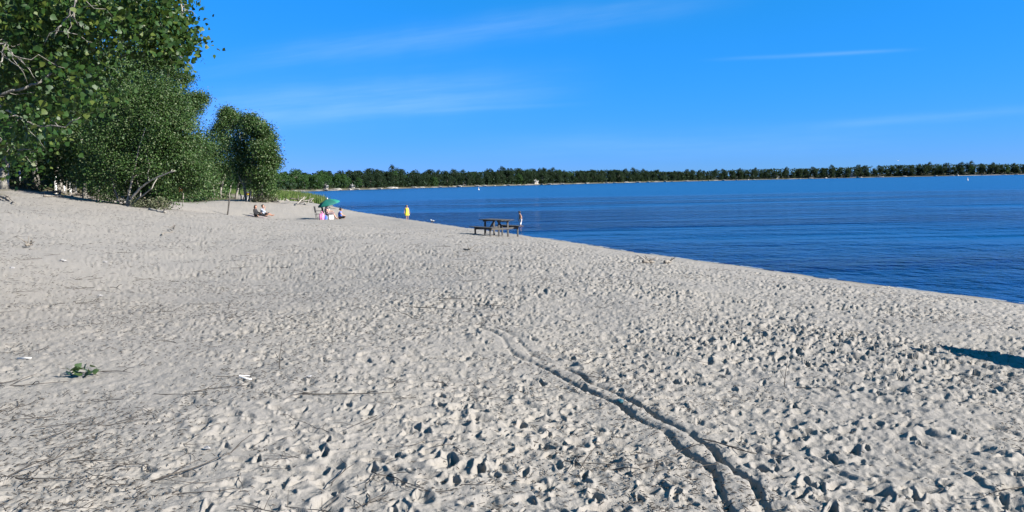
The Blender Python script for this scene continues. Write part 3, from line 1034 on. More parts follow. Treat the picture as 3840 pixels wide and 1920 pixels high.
total = sum(q[2] for q in seg) - 95
frng = np.random.default_rng(5)
ua, ub, count = [False] * 3, [False] * 4, 0
for row, (off, step, sc_) in enumerate(((11, 8.9, .85), (20, 10.5, 1.02), (33, 12.5, 1.1))):
    d = 0.0
    while d < total and count < 296:
        p, n = along(d)
        q = p + n * (off + frng.uniform(-3, 4))
        left = q.y < 545 and q.x < -60
        if left and row == 0:
            q = q + n * 4
        if left or frng.random() < .06:
            k = frng.integers(3)
            o = fa[k] if not ua[k] else copy_tree(fa[k])
            ua[k] = True
        else:
            k = frng.integers(4)
            o = fb[k] if not ub[k] else copy_tree(fb[k])
            ub[k] = True
        s_ = sc_ * frng.uniform(.88, 1.06) * (1 + 0.08 * math.sin(d / 70.0) + 0.04 * math.sin(d / 23.0)) * (0.85 if q.y < 560 else 1.0)
        px_ = 1920 + FPX * q.x / q.y
        if 'bright' not in o['label']:
            k = sum(px_ > e for e in (1380, 1785, 2045, 2925, 3290))
            o['label'] = ['dark tree among the bright green ones left of the tiny white hut', 'dark far-shore tree between the tiny white hut and the low grey cottage', 'dark far-shore tree between the low grey cottage and the white cottage',
                          'dark far-shore tree in the long stretch between the white and the cream cottage', 'dark far-shore tree between the cream cottage and the landing stage', 'dark far-shore tree right of the landing stage'][k]
            o['group'] = ['dark trees among the bright bank trees', 'far-shore trees left of the low grey cottage', 'far-shore trees around the white cottage', 'far-shore trees between the white and cream cottages', 'far-shore trees left of the landing stage', 'far-shore trees right of the landing stage'][k]
        elif px_ > 1400:
            o['label'], o['group'] = 'lighter green tree standing out in the dark belt of the far shore', 'lighter trees in the far-shore belt'
        else:
            o['label'], o['group'] = 'bright green bushy tree on the bank beyond the grassy spit', GA
        o.location = (q.x, q.y, float(base_z([q.x], [q.y])[0]) - .1)
        o.rotation_euler = (0, 0, frng.uniform(0, 6.28))
        o.scale = (s_, s_, s_ * frng.uniform(.9, 1.1))
        count += 1
        d += step * frng.uniform(.75, 1.25)
# low scrub at the foot of that belt
P = []
d = 0.0
while d < total:
    p, n = along(d)
    for _ in range(9):
        q = p + n * frng.uniform(6, 24)
        z = float(1.5 + frng.uniform(-.3, 4.8))
        P.append((q.x + frng.normal(), q.y + frng.normal(), z))
    d += 1.3
o = link('undergrowth', leaf_cloud('undergrowth', np.array(P), 1.5, frng, up=.6, aspect=.9), None, LEAF_FAR)
tag(o, 'low dark scrub under the trees along the far shore', None, None, 'stuff')
# the forest that goes on behind it as one mass
P, d = [], 0.0
while d < total + 90:
    p, n = along(d)
    hgt = 11.8 * (1 + .08 * math.sin(d / 70.0) + .06 * math.sin(d / 31.0)) * (.82 if p.y < 560 else 1.0)
    for _ in range(40):
        q = p + n * frng.uniform(22, 60)
        P.append((q.x + frng.normal(), q.y + frng.normal(), 2.0 + hgt * frng.random() ** .55))
    d += 1.6
o = link('forest', leaf_cloud('forest', np.array(P), 1.5, frng, up=.6, aspect=.9), None, LEAF_FAR)
tag(o, 'dark forest going on behind the front trees of the far shore', None, None, 'stuff')
# scrub under the near wood
P = []
for _ in range(9000):
    y_ = frng.uniform(34, 110)
    x_ = np.interp(y_, TX_Y, TX_X) - 1.2 - abs(frng.normal()) * 5
    P.append((x_, y_))
P = np.array(P)
zz = base_z(P[:, 0], P[:, 1])
P3 = np.column_stack([P, zz + np.abs(frng.normal(size=len(P))) * .5 + .05])
o = link('undergrowth', leaf_cloud('undergrowth', P3, 0.2, frng, up=.5), None, LEAF_MID)
tag(o, 'dark undergrowth on the floor of the wood behind the bank edge', None, None, 'stuff')

# grass on the spit
GP = [(-50, 109), (-38, 106), (-27, 107), (-27.6, 114), (-30.9, 124), (-36.9, 146), (-40, 154), (-53, 192), (-71, 238), (-86, 262), (-110, 270), (-95, 220), (-64, 160), (-57, 125)]
pts = []
while len(pts) < 17000:
    x_, y_ = frng.uniform(-110, -27), frng.uniform(103, 270)
    if inpoly(x_, y_, GP):
        pts.append((x_, y_))
pts = np.array(pts)
gz = base_z(pts[:, 0], pts[:, 1])
n = len(pts) * 3
b0 = np.repeat(np.column_stack([pts, gz]), 3, 0) + frng.normal(size=(n, 3)) * np.array([.25, .25, 0])
hh = frng.uniform(.6, 1.3, (n, 1)) * (0.7 + 0.5 * noise(b0[:, 0] * .2, b0[:, 1] * .2, 4)[:, None] + .3)
lean = frng.normal(size=(n, 3)) * np.array([.22, .22, 0])
a_ = frng.uniform(0, 6.28, n)
sd = np.column_stack([np.cos(a_), np.sin(a_), np.zeros(n)]) * .07
top = b0 + lean * hh + np.array([0, 0, 1]) * hh
V = np.stack([b0 - sd, b0 + sd, top], 1).reshape(-1, 3)
o = link('grass', np_mesh('grass', V, np.arange(n * 3).reshape(-1, 3)), None, GRASS)
tag(o, 'tall green marsh grass covering the low spit beside the water', None, None, 'stuff')

# grey-green shrubs on the edge of the dune
def shrub_proto(label, seed, r, hgt, m, group):
    rng = np.random.default_rng(seed)
    root = thing('dune_shrub', label, 'shrub', (0, 0, 0), 0, group)
    mb = MB()
    for _ in range(14):
        a = rng.uniform(0, 6.28)
        limb(mb, (0, 0, -.05), (math.cos(a) * r * .8, math.sin(a) * r * .8, hgt * rng.uniform(.4, 1)), .012, .004, rng, 4, .2, .1, 4)
    mb.build('stems', TWIGM, root)['kind'] = 'stuff'
    cl = blob_clusters([((0, 0, hgt * .45), r, hgt / r * .55)], 60 / r ** 1.2, rng)
    C = np.repeat(cl, 14, 0) + rng.normal(size=(len(cl) * 14, 3)) * .09
    C[:, 2] = np.abs(C[:, 2])
    link('foliage', leaf_cloud('foliage', C, .075, rng, up=.6), root, m)
    return root


sh = [shrub_proto('s', 300, .55, .5, SHRUB, None), shrub_proto('s', 301, .8, .75, LEAF_MID, None), shrub_proto('s', 302, .45, .35, SHRUB, None)]
us = [False] * 3
for k, px_, py_, s_, lab in [(1, 560, 777, 1.0, 'dark leafy shrub against the foot of the leaning cottonwood'), (0, 592, 784, 1.0, 'dry grey-green shrub right of the leaning cottonwood foot'),
                             (1, 400, 752, .9, 'leafy shrub left of the leaning cottonwood'), (2, 340, 742, .9, 'small grey shrub between the posts and the leaning cottonwood'),
                             (1, 655, 742, 1.5, 'dark low shrub behind the pole with the orange board'), (0, 700, 728, 1.8, 'olive shrub on the sand bank right of the orange board'),
                             (0, 735, 738, 1.6, 'yellowish shrub at the end of the low sand bank'), (1, 775, 738, 1.5, 'dark shrub at the left edge of the detached clump'),
                             (0, 990, 758, 1.2, 'pale shrub at the lake end of the detached clump'), (2, 970, 757, 1.3, 'small pale shrub among the stems of the detached clump'),
                             (0, 1022, 757, 1.1, 'greyish shrub between the clump and the driftwood pile'), (2, 85, 703, 1.1, 'small shrub behind the white pole with a blue band'),
                             (0, 130, 716, 1.0, 'low shrub on the bank left of the roped posts'), (2, 515, 777, .8, 'tiny shrub under the leaning trunk')]:
    o = sh[k] if not us[k] else copy_tree(sh[k])
    us[k] = True
    o['label'], o['group'] = lab, 'shrubs along the dune edge'
    p = gnd(px_, py_)
    o.location = p
    o.scale = (s_, s_, s_)
    o.rotation_euler = (0, 0, frng.uniform(0, 6.28))

# cottages and boulders on the far shore
CREAM = pbr('cream_wall', (0.26, 0.25, 0.22), 0.8)
GREYW = pbr('grey_wall', (0.25, 0.25, 0.25), 0.8)
ROOFM = pbr('shingle_roof', (0.16, 0.14, 0.13), 0.9)
PALER = pbr('pale_roof', (0.2, 0.2, 0.195), 0.8)
GLASS = pbr('dark_glass', (0.03, 0.04, 0.05), 0.1)
DOORM = pbr('brown_door', (0.16, 0.09, 0.05), 0.7)


def cottage(label, px_, d, L, W, H, wall, roof):
    p, n = along(d)
    q = p + n * 12
    t_ = -n
    root = thing('cottage', label, 'cottage', (q.x, q.y, float(base_z([q.x], [q.y])[0])), math.atan2(t_.y, t_.x) + math.pi / 2)
    m_ = MB().box((0, 0, H / 2 - .3), (L, W, H + .6))
    m_.add([(-L / 2, -W / 2, H), (-L / 2, W / 2, H), (-L / 2, 0, H + W * .3), (L / 2, -W / 2, H), (L / 2, W / 2, H), (L / 2, 0, H + W * .3)], [(0, 2, 1), (3, 4, 5)])
    m_.build('wall', wall, root)
    e, s_ = .35, .6
    rf = MB()
    for sg in (-1, 1):
        a = Vector((0, sg * (W / 2 + e), H - .6 * e + .06))
        b_ = Vector((0, 0, H + W * .3 + .06))
        x_ = Vector((L / 2 + e, 0, 0))
        u_ = Vector((0, 0, .14))
        rf.add([a - x_, a + x_, b_ + x_, b_ - x_, a - x_ + u_, a + x_ + u_, b_ + x_ + u_, b_ - x_ + u_], [(0, 1, 2, 3), (7, 6, 5, 4), (0, 4, 5, 1), (1, 5, 6, 2), (2, 6, 7, 3), (3, 7, 4, 0)])
    ro = rf.build('roof', roof, root)
    MB().box((L * .25, W * .12, H + W * .3), (.6, .6, 1.6)).build('chimney', GREYW, ro)
    for wx in (-.32, .05, .34):
        fr = MB().box((wx * L, -W / 2 - .02, H * .58), (1.3, .08, 1.2)).build('window', WHITEP, root)
        MB().box((wx * L, -W / 2 - .05, H * .58), (1.1, .06, 1.0)).build('pane', GLASS, fr)
    MB().box((-.14 * L, -W / 2 - .03, 1.0), (.95, .08, 2.0)).build('door', DOORM, root)


def bank_d(px_):
    best = min(((abs(math.atan2(along(q)[0].x, along(q)[0].y) - math.atan((px_ - 1920) / FPX)), q) for q in np.linspace(100, total, 700)))
    return best[1]


for px_, L, W, H, wl, rf_, lab in [(2045, 6, 4, 2.8, CREAM, PALER, 'white cottage in the trees on the far shore behind the swimming child'), (1785, 7, 4, 2.4, GREYW, PALER, 'low grey cottage with a pale roof on the far shore above the picnic table'),
                                   (2925, 9, 5, 3.0, CREAM, ROOFM, 'cream cottage under the dark trees at the right part of the far shore'), (1290, 2.6, 2.2, 2.0, CREAM, PALER, 'small white beach hut on the bank above the parasol'),
                                   (3210, 8, 6, 3.0, GREYW, PALER, 'low pale cottage left of the landing stage on the far shore'), (1380, 3, 2.4, 1.7, CREAM, PALER, 'tiny white hut where the bright bank trees turn dark')]:
    cottage(lab, px_, bank_d(px_), L, W, H, wl, rf_)
ROCK = pbr('shore_rock', (0.30, 0.275, 0.24), 0.9, (0.18, 0.17, 0.15), 2)
bp = []
for i in range(4):
    q = np.random.default_rng(400 + i)
    bp.append(MB().ball((0, 0, .3), 1.0, (1.3, .9, .6), None, 8, 6, .18, q).mesh('boulder'))
    bp[-1].materials.append(ROCK)
for i in range(70):
    d = total * (i + frng.random()) / 70
    p, n = along(d)
    q = p + n * frng.uniform(.3, 3.0)
    o = bpy.data.objects.new('boulder', bp[i % 4])
    COL.objects.link(o)
    o.location = (q.x, q.y, .1)
    s_ = frng.uniform(.7, 1.9)
    o.scale = (s_ * 1.5, s_, s_ * .8)
    o.rotation_euler = (0, 0, frng.uniform(0, 6.28))
    tag(o, 'pale boulder at the waterline of the far shore', 'boulder', 'pale boulders along the far shore')
# landing stage
p, n = along(bank_d(3290))
st_ = thing('landing_stage', 'pale wooden landing stage on the right part of the far shore', 'jetty', (p.x, p.y, 0), math.atan2(n.y, n.x))
dk = MB().box((-3, 0, 1.1), (9, 2.4, .2)).build('deck', DRIFT, st_)
for x_ in (-7, -4, -1):
    for y_ in (-1, 1):
        MB().tube([(x_, y_, -1), (x_, y_, 1.9)], .14, 6).build('post', DRIFT, st_)
MB().beam((-7, 1, 1.8), (-1, 1, 1.8), .1, .1).build('rail', DRIFT, st_)

# ------------------------------------------------------------------ things on the beach
def place(px_, py_, det=True):
    p = on_ground(px_, py_)
    if det:
        p.z = float(ground_z(p.x, p.y)[0])
    return p


# picnic table
p = place(1862, 884)
tb = thing('picnic_table', 'weathered wooden picnic table with two attached benches by the waterline', 'picnic table', p, rad(-53))
L = 1.85
for k in range(5):
    y_ = (k - 2) * .152
    MB().box((0.02 * (k % 2), y_, .775), (L, .142, .034), None, .006).build('tabletop_plank', WOOD, tb)
for sg in (-1, 1):
    for k in range(2):
        MB().box((0, sg * (.72 + .15 * k), .455), (L, .142, .034), None, .006).build('bench_plank', WOOD, tb)
    for e in (-1, 1):
        MB().beam((e * .62, sg * .80, -.12), (e * .62, sg * .80, .432), .075, .05, .004, (1, 0, 0)).build('bench_leg', WOOD, tb)
    MB().beam((-.62, sg * .80, .39), (.62, sg * .80, .39), .04, .07).build('bench_rail', WOOD, tb)
for e in (-1, 1):
    for sg in (-1, 1):
        MB().beam((e * .56, sg * .27, -.12), (e * .56, sg * .25, .75), .09, .05, .004, (1, 0, 0)).build('leg', WOOD, tb)
    MB().beam((e * .60, -.84, .365), (e * .60, .84, .365), .04, .09, .004).build('cross_beam', WOOD, tb)
    MB().beam((e * .57, -.36, .728), (e * .57, .36, .728), .04, .08, .004).build('top_batten', WOOD, tb)
    MB().beam((e * .52, 0, .36), (e * .14, 0, .735), .08, .04, .004, (0, 1, 0)).build('brace', WOOD, tb)

# people ------------------------------------------------------------------
def remeshed(name, caps, voxel, material, parent, balls=(), ratio=0.35, smooth=3):
    mb = MB()
    for p0, r0, p1, r1 in caps:
        p0, p1 = Vector(p0), Vector(p1)
        L_ = max((p1 - p0).length, 1e-4)
        d = (p1 - p0) / L_
        pts, rr = [], []
        for k in range(5):
            a = math.pi / 2 * k / 4
            pts.append(p0 - d * r0 * math.cos(a))
            rr.append(max(r0 * math.sin(a), r0 * .08))
        for k in range(1, 5):
            a = math.pi / 2 * k / 4
            pts.append(p1 + d * r1 * math.sin(a))
            rr.append(max(r1 * math.cos(a), r1 * .08))
        pts.insert(5, p0.lerp(p1, .999))
        rr.insert(5, r1)
        mb.tube(pts, rr, 10)
    for c, r, sc_ in balls:
        mb.ball(c, r, sc_, None, 14, 10)
    me = mb.mesh(name)
    o = bpy.data.objects.new(name, me)
    COL.objects.link(o)
    m = o.modifiers.new('r', 'REMESH')
    m.mode, m.voxel_size = 'VOXEL', voxel
    m2 = o.modifiers.new('s', 'SMOOTH')
    m2.factor, m2.iterations = .5, smooth
    m3 = o.modifiers.new('d', 'DECIMATE')
    m3.ratio = ratio
    dg = bpy.context.evaluated_depsgraph_get()
    dg.update()
    nm = bpy.data.meshes.new_from_object(o.evaluated_get(dg))
    bpy.data.objects.remove(o)
    nm.polygons.foreach_set('use_smooth', np.ones(len(nm.polygons), bool))
    nm.name = name
    return link(name, nm, parent, material)


def hand_caps(wr, el, s, side):
    wr, el = Vector(wr), Vector(el)
    d = (wr - el).normalized()
    x_ = d.cross(Vector((0, 0, 1)))
    x_ = x_.normalized() if x_.length > .1 else Vector((1, 0, 0))
    n_ = x_.cross(d)
    out = [(wr, .028 * s, wr + d * .075 * s, .033 * s)]
    for k, l_ in enumerate((.058, .07, .074, .064)):
        b_ = wr + d * .085 * s + x_ * (k - 1.5) * .019 * s
        m_ = b_ + d * l_ * .55 * s - n_ * .008 * s
        out += [(b_, .0095 * s, m_, .009 * s), (m_, .009 * s, m_ + (d - n_ * .5).normalized() * l_ * .5 * s, .008 * s)]
    th = wr + d * .025 * s - x_ * side * .028 * s
    out += [(th, .012 * s, th + (d - x_ * side * .8).normalized() * .05 * s, .0095 * s)]
    return out


def person(label, loc, rz, J, s, face, clothes, hairlen=0.0, hat=False, cat='person', skin=None):
    """J: joints in metres for s=1 (scaled by s); face: facing vector; clothes: list of (name, material, which)"""
    root = thing('person', label, cat, loc, rz)
    Q = {k: Vector(v) * s for k, v in J.items()}
    R_ = lambda r: r * s
    torso = [(Q['pel'], R_(.125), Q['che'], R_(.135)), (Q['che'], R_(.12), (Q['shl'] + Q['shr']) / 2, R_(.085)), (Q['shl'], R_(.062), Q['shr'], R_(.062)), (Q['hil'], R_(.10), Q['hir'], R_(.10))]
    arms, legs, upper = [], [], []
    for a in 'lr':
        upper.append((Q['sh' + a], R_(.056), Q['el' + a], R_(.041)))
        arms += [(Q['el' + a], R_(.041), Q['wr' + a], R_(.029))]
        legs += [(Q['hi' + a], R_(.088), Q['kn' + a], R_(.058)), (Q['kn' + a], R_(.056), Q['an' + a], R_(.036))]
    feet = [(Q['an' + a], R_(.038), Q['to' + a], R_(.028)) for a in 'lr']
    f = Vector(face).normalized()
    h = Q['hea']
    up = Vector((0, 0, 1))
    sd = up.cross(f).normalized()
    nk = [((Q['shl'] + Q['shr']) / 2 + up * R_(.02), R_(.056), h - up * R_(.06) - f * R_(.01), R_(.05))]
    headc = [(h + up * R_(.02) - f * R_(.012), R_(.098), h - up * R_(.055) + f * R_(.025), R_(.062)), (h - up * R_(.005) + f * R_(.088), R_(.011), h - up * R_(.03) + f * R_(.102), R_(.014)),
             (h - up * R_(.065) + f * R_(.07), R_(.02), h - up * R_(.095) + f * R_(.06), R_(.026))]
    for sg in (-1, 1):
        headc.append((h + sd * sg * R_(.092) + up * R_(.01), R_(.02), h + sd * sg * R_(.09) - up * R_(.025), R_(.014)))
    hands = []
    for a, sg in (('l', 1), ('r', -1)):
        hands += hand_caps(Q['wr' + a], Q['el' + a], s, sg)
    remeshed('body', torso + upper + arms + legs + feet + nk + headc + hands, .0115 * max(s, .8), skin or SKIN, root, ratio=.4)
    for sg in (-1, 1):
        MB().ball(h + f * R_(.083) + sd * sg * R_(.034) + up * R_(.012), R_(.013), (1, 1, .7), None, 8, 6).build('eye', EYE, root, True)
    MB().ball(h + f * R_(.088) - up * R_(.058), R_(.02), (1, 1, .35), None, 8, 6).build('mouth', pbr('lip', (.35, .13, .11)), root, True)
    hb = MB()
    hb.ball(h + up * R_(.03) - f * R_(.022), R_(.113), (1, 1, 1.02), None, 18, 14)
    keep = []
    for fc in hb.f:
        c = sum((Vector(hb.v[i]) for i in fc), Vector()) / len(fc) - h
        if not (c.dot(f) > R_(.045) and c.z < R_(.075)) and c.z > R_(-.06):
            keep.append(fc)
    hb.f, hb.m = keep, [0] * len(keep)
    if hairlen:
        hb.tube([h + up * R_(.05) - f * R_(.07), h - f * R_(.11) - up * R_(.03), h - f * R_(.10) - up * R_(hairlen)], [R_(.06), R_(.085), R_(.05)], 10)
    hb.build('hair', HAIR, root, True)
    grow = lambda cs, g: [(a, b_ + g, c, d + g) for a, b_, c, d in cs]
    sel = {'torso': torso, 'upper': upper, 'arms': arms, 'legs': legs, 'hips': [torso[3]], 'thighs': [legs[0], legs[2]], 'feet': feet}
    for nm, mt, which, g in clothes:
        cs = []
        for q in which:
            cs += sel[q]
        remeshed(nm, grow(cs, g * s), .014, mt, root, ratio=.35)
    return root


BLACKC = BLACKP
LIGHTB = pbr('pale_blue_cloth', (0.30, 0.34, 0.42), .9)
YELLOW = pbr('yellow_cloth', (0.80, 0.66, 0.05), .9)
BLUEC = pbr('blue_cloth', (0.03, 0.08, 0.42), .9, (0.10, 0.2, 0.55), 14)
PINKC = pbr('pink_cloth', (0.75, 0.35, 0.5), .9, (0.65, 0.10, 0.35), 16)
WHITEC = pbr('white_cloth', (0.78, 0.77, 0.75), .9)
DARKC = pbr('dark_print_cloth', (0.05, 0.03, 0.04), .9, (0.3, 0.2, 0.2), 20)

SIT = dict(pel=(0, 0, .13), che=(-.03, 0, .42), shl=(-.01, .17, .53), shr=(-.01, -.17, .53), hea=(.03, 0, .76), hil=(0, .09, .11), hir=(0, -.09, .11),
           ell=(.10, .24, .30), wrl=(.30, .18, .26), elr=(.10, -.24, .30), wrr=(.30, -.18, .26),
           knl=(.40, .13, .24), anl=(.74, .12, .06), tol=(.84, .13, .13), knr=(.40, -.12, .22), anr=(.74, -.11, .06), tor=(.84, -.12, .13))
pb = place(960, 813)
J = dict(SIT)
J.update(che=(-.05, 0, .42), shl=(-.06, .17, .53), shr=(-.06, -.17, .53), hea=(.0, 0, .76), ell=(.06, .23, .32), wrl=(.27, .14, .30), elr=(-.02, -.26, .30), wrr=(.18, -.24, .16))
person('person in black long sleeves sitting on the blanket beside the pale blue shirt', pb + Vector((.05, -.1, 0)), rad(-4), J, 1.0, (1, -.5, 0), [('black_top', BLACKC, ('torso', 'upper', 'arms'), .016), ('black_trousers', BLACKC, ('hips', 'legs'), .016)], .18)
r_ = bpy.data.objects[-1] if False else None
J = dict(SIT)
J.update(hea=(.05, 0, .78), elr=(.18, -.22, .42), wrr=(.22, -.10, .64))
person('person in a pale blue shirt sitting on the blanket, a hand at the mouth', place(983, 813) + Vector((-.05, .32, 0)), rad(-6), J, 1.0, (1, -.25, 0), [('pale_shirt', LIGHTB, ('torso', 'upper'), .016), ('dark_trousers', BLACKC, ('hips', 'thighs'), .016)], 0)
bl = place(968, 813)
bz = MB()
for i in range(12):
    for j in range(8):
        pass
N_ = 14
vs = []
for i in range(N_ + 1):
    for j in range(9):
        x_, y_ = (i / N_ - .5) * 1.5, (j / 8 - .5) * 1.2
        gx, gy = bl.x + x_, bl.y + y_
        vs.append((x_, y_, float(ground_z(gx, gy)[0]) - bl.z + .02))
bz.add(vs, [(i * 9 + j, (i + 1) * 9 + j, (i + 1) * 9 + j + 1, i * 9 + j + 1) for i in range(N_) for j in range(8)])
bo = bz.build('blanket', pbr('blanket_cloth', (.26, .225, .21), .95, (.2, .165, .16), 8), None, True)
bo.location = bl
tag(bo, 'pale blanket on the sand under the two people sitting at the left', 'blanket')

# woman in chair under the parasol
pc = place(1228, 822)
CH = dict(pel=(0, 0, .40), che=(-.06, 0, .70), shl=(-.05, .17, .84), shr=(-.05, -.17, .84), hea=(.02, 0, 1.05), hil=(.02, .09, .40), hir=(.02, -.09, .40),
          ell=(.10, .23, .62), wrl=(.34, .15, .60), elr=(.10, -.23, .62), wrr=(.36, -.13, .60), knl=(.46, .11, .44), anl=(.60, .12, .06), tol=(.72, .12, .04), knr=(.47, -.10, .43), anr=(.70, -.11, .07), tor=(.82, -.11, .06))
person('woman with long dark hair sitting in a folding chair under the teal parasol', pc, rad(2), CH, 1.0, (1, -.2, -.08), [('pink_top', pbr('faded_pink', (.6, .42, .40), .9), ('torso',), .014), ('dark_skirt', DARKC, ('hips', 'thighs'), .02)], .30)


def folding_chair(label, loc, rz, s=1.0):
    root = thing('folding_chair', label, 'chair', loc, rz)
    for y_ in (-.25, .25):
        MB().tube([(-.30, y_, .95), (-.22, y_, .40), (-.16, y_, -.03)], .016, 6).build('back_leg', BLACKP, root)
        MB().tube([(.24, y_, -.03), (.20, y_, .40), (.18, y_, .60)], .016, 6).build('front_leg', BLACKP, root)
        MB().beam((-.26, y_, .61), (.26, y_, .61), .05, .025, .006).build('armrest', BLACKP, root)
        MB().tube([(-.18, y_, .05), (.21, y_, .36)], .012, 5).build('brace', METAL, root)
    MB().box((-.01, 0, .385), (.42, .48, .03), None, .01).build('seat', BLACKP, root)
    MB().box((-.262, 0, .70), (.03, .48, .44), Matrix.Rotation(rad(-8), 3, 'Y'), .01).build('backrest', BLACKP, root)
    root.scale = (s, s, s)
    return root


folding_chair('black folding chair holding the woman under the teal parasol', pc + Vector((-.08, 0, 0)), rad(2))
p = place(1197, 823)
folding_chair('empty black folding chair facing the lake left of the pink bag', p, rad(5), 1.05)
# parasol
p = place(1229, 822) + Vector((.12, .15, 0))
ps = thing('parasol', 'teal striped beach parasol tilted over the seated woman', 'parasol', p)
tilt = Matrix.Rotation(rad(-13), 3, 'Y') @ Matrix.Rotation(rad(8), 3, 'X')
top_ = Vector((-.12, 0, 1.50))
MB().tube([(.06, 0, -.3), (-.02, 0, .9), top_], .018, 8).build('pole', WHITEP, ps)
TEAL = pbr('teal_cloth', (0.004, 0.115, 0.085), .8, (0.008, 0.15, 0.11), 5)
TEALD = pbr('dark_teal_cloth', (0.003, 0.065, 0.055), .8, (0.006, 0.10, 0.08), 30, stretch=(1, 1, 12))
for k in range(8):
    m_ = MB()
    rows = [(0.035, 0.0), (.28, -.05), (.53, -.15), (.73, -.27), (.83, -.35), (.835, -.42)]
    vs = []
    for r_, z_ in rows:
        for j in range(5):
            a = 2 * math.pi * (k + j / 4) / 8 + .2
            q = 1 - .05 * math.sin(math.pi * j / 4) * r_
            vs.append(tilt @ Vector((math.cos(a) * r_ * q, math.sin(a) * r_ * q, z_)) + top_)
    m_.add(vs, [(i * 5 + j, i * 5 + j + 1, (i + 1) * 5 + j + 1, (i + 1) * 5 + j) for i in range(5) for j in range(4)])
    m_.build('canopy_panel', TEAL if k % 2 else TEALD, ps, True)
    a = 2 * math.pi * k / 8 + .2
    MB().tube([tilt @ Vector((math.cos(a) * r_, math.sin(a) * r_, z_ - .012)) + top_ for r_, z_ in rows[:5]], .006, 4).build('rib', METAL, ps)
MB().ball(top_ + Vector((0, 0, .05)), .045, (1, 1, 1.3)).build('finial', WHITEP, ps, True)


def tote(label, loc, mt, w_, d_, h_, rz):
    root = thing('beach_bag', label, 'bag', loc, rz)
    m_ = MB()
    rows = [(-.03, .80), (0.02, .92), (h_ * .5, 1.05), (h_ * .85, 1.0), (h_, .9)]
    vs = []
    for z_, k in rows:
        for j in range(16):
            a = 2 * math.pi * j / 16
            c_, s_ = math.cos(a), math.sin(a)
            vs.append((math.copysign(abs(c_) ** .6, c_) * w_ / 2 * k, math.copysign(abs(s_) ** .6, s_) * d_ / 2 * k, z_))
    m_.add(vs, [(i * 16 + j, i * 16 + (j + 1) % 16, (i + 1) * 16 + (j + 1) % 16, (i + 1) * 16 + j) for i in range(4) for j in range(16)])
    m_.add([vs[j] for j in range(16)], [tuple(range(16))[::-1]])
    m_.add([(v[0], v[1], h_ * .93) for v in vs[-16:]], [tuple(range(16))])
    m_.build('bag_body', mt, root, True)
    for sg in (-1, 1):
        MB().tube([(-w_ * .22, sg * d_ * .42, h_ * .9), (-w_ * .18, sg * d_ * .4, h_ * 1.25), (0, sg * d_ * .38, h_ * 1.38), (w_ * .18, sg * d_ * .4, h_ * 1.25), (w_ * .22, sg * d_ * .42, h_ * .9)], .014, 6).build('handle', mt, root, True)


p = place(1207, 823)
tote('pink patterned beach bag standing beside the empty chair', p + Vector((.05, -.2, 0)), PINKC, .36, .22, .44, .2)
p = place(1224, 823)
tote('blue beach bag on the sand between the pink bag and the white cooler', p + Vector((0, -.25, 0)), BLUEC, .26, .18, .24, -.1)
p = place(1246, 823)
cb = thing('cool_box', 'white cool box on the sand at the feet of the woman in the chair', 'cool box', p + Vector((0, -.3, 0)), .15)
MB().box((0, 0, .14), (.30, .24, .30), None, .02).build('box_body', WHITEC, cb)
MB().box((0, 0, .31), (.32, .26, .05), None, .015).build('lid', WHITEP, cb)
MB().tube([(-.16, 0, .26), (-.17, 0, .36), (0, 0, .40), (.17, 0, .36), (.16, 0, .26)], .012, 6).build('handle', METAL, cb)
# woman on the sand, blue top
J = dict(SIT)
J.update(knl=(.34, .24, .16), anl=(.26, -.05, .07), tol=(.32, -.16, .06), knr=(.36, -.22, .15), anr=(.30, .04, .09), tor=(.36, .14, .06), che=(.0, 0, .42), shl=(.05, .17, .53), shr=(.05, -.17, .53), hea=(.11, 0, .75),
         ell=(.18, .22, .32), wrl=(.34, .10, .26), elr=(.20, -.22, .32), wrr=(.36, -.08, .26))
person('woman in a blue top with tied-up hair sitting cross-legged right of the parasol', place(1275, 822), rad(8), J, .95, (1, .3, -.1), [('blue_top', BLUEC, ('torso',), .014), ('black_shorts', BLACKC, ('hips', 'thighs'), .016)], 0.02)
# child in yellow dress
ST = dict(pel=(0, 0, .92), che=(.0, 0, 1.18), shl=(-.0, .17, 1.38), shr=(0, -.17, 1.38), hea=(.03, 0, 1.61), hil=(0, .085, .90), hir=(0, -.085, .90),
          ell=(-.02, .25, 1.10), wrl=(.06, .29, .86), elr=(-.04, -.25, 1.10), wrr=(.03, -.30, .86), knl=(.06, .09, .49), anl=(-.04, .09, .07), tol=(.10, .10, .03), knr=(.02, -.09, .49), anr=(.0, -.09, .07), tor=(.14, -.10, .03))
p = place(1527, 826)
pg = person('girl in a yellow dress walking barefoot along the water edge', p, rad(-75), ST, .66, (1, .5, -.1), [], .12)
m_ = MB()
rows = [(1.40, .10, .13), (1.30, .13, .17), (1.12, .13, .155), (.98, .14, .165), (.80, .18, .21), (.56, .23, .27)]
vs = []
for i, (z_, a_x, a_y) in enumerate(rows):
    for j in range(24):
        a = 2 * math.pi * j / 24
        k = 1 + (.05 * math.sin(a * 6) if i > 3 else 0)
        vs.append((math.cos(a) * a_x * k * .66, math.sin(a) * a_y * k * .66, (z_ + (.02 * math.sin(a * 3) if i == 5 else 0)) * .66))
m_.add(vs, [(i * 24 + j, i * 24 + (j + 1) % 24, (i + 1) * 24 + (j + 1) % 24, (i + 1) * 24 + j) for i in range(5) for j in range(24)])
m_.build('dress', YELLOW, pg, True)
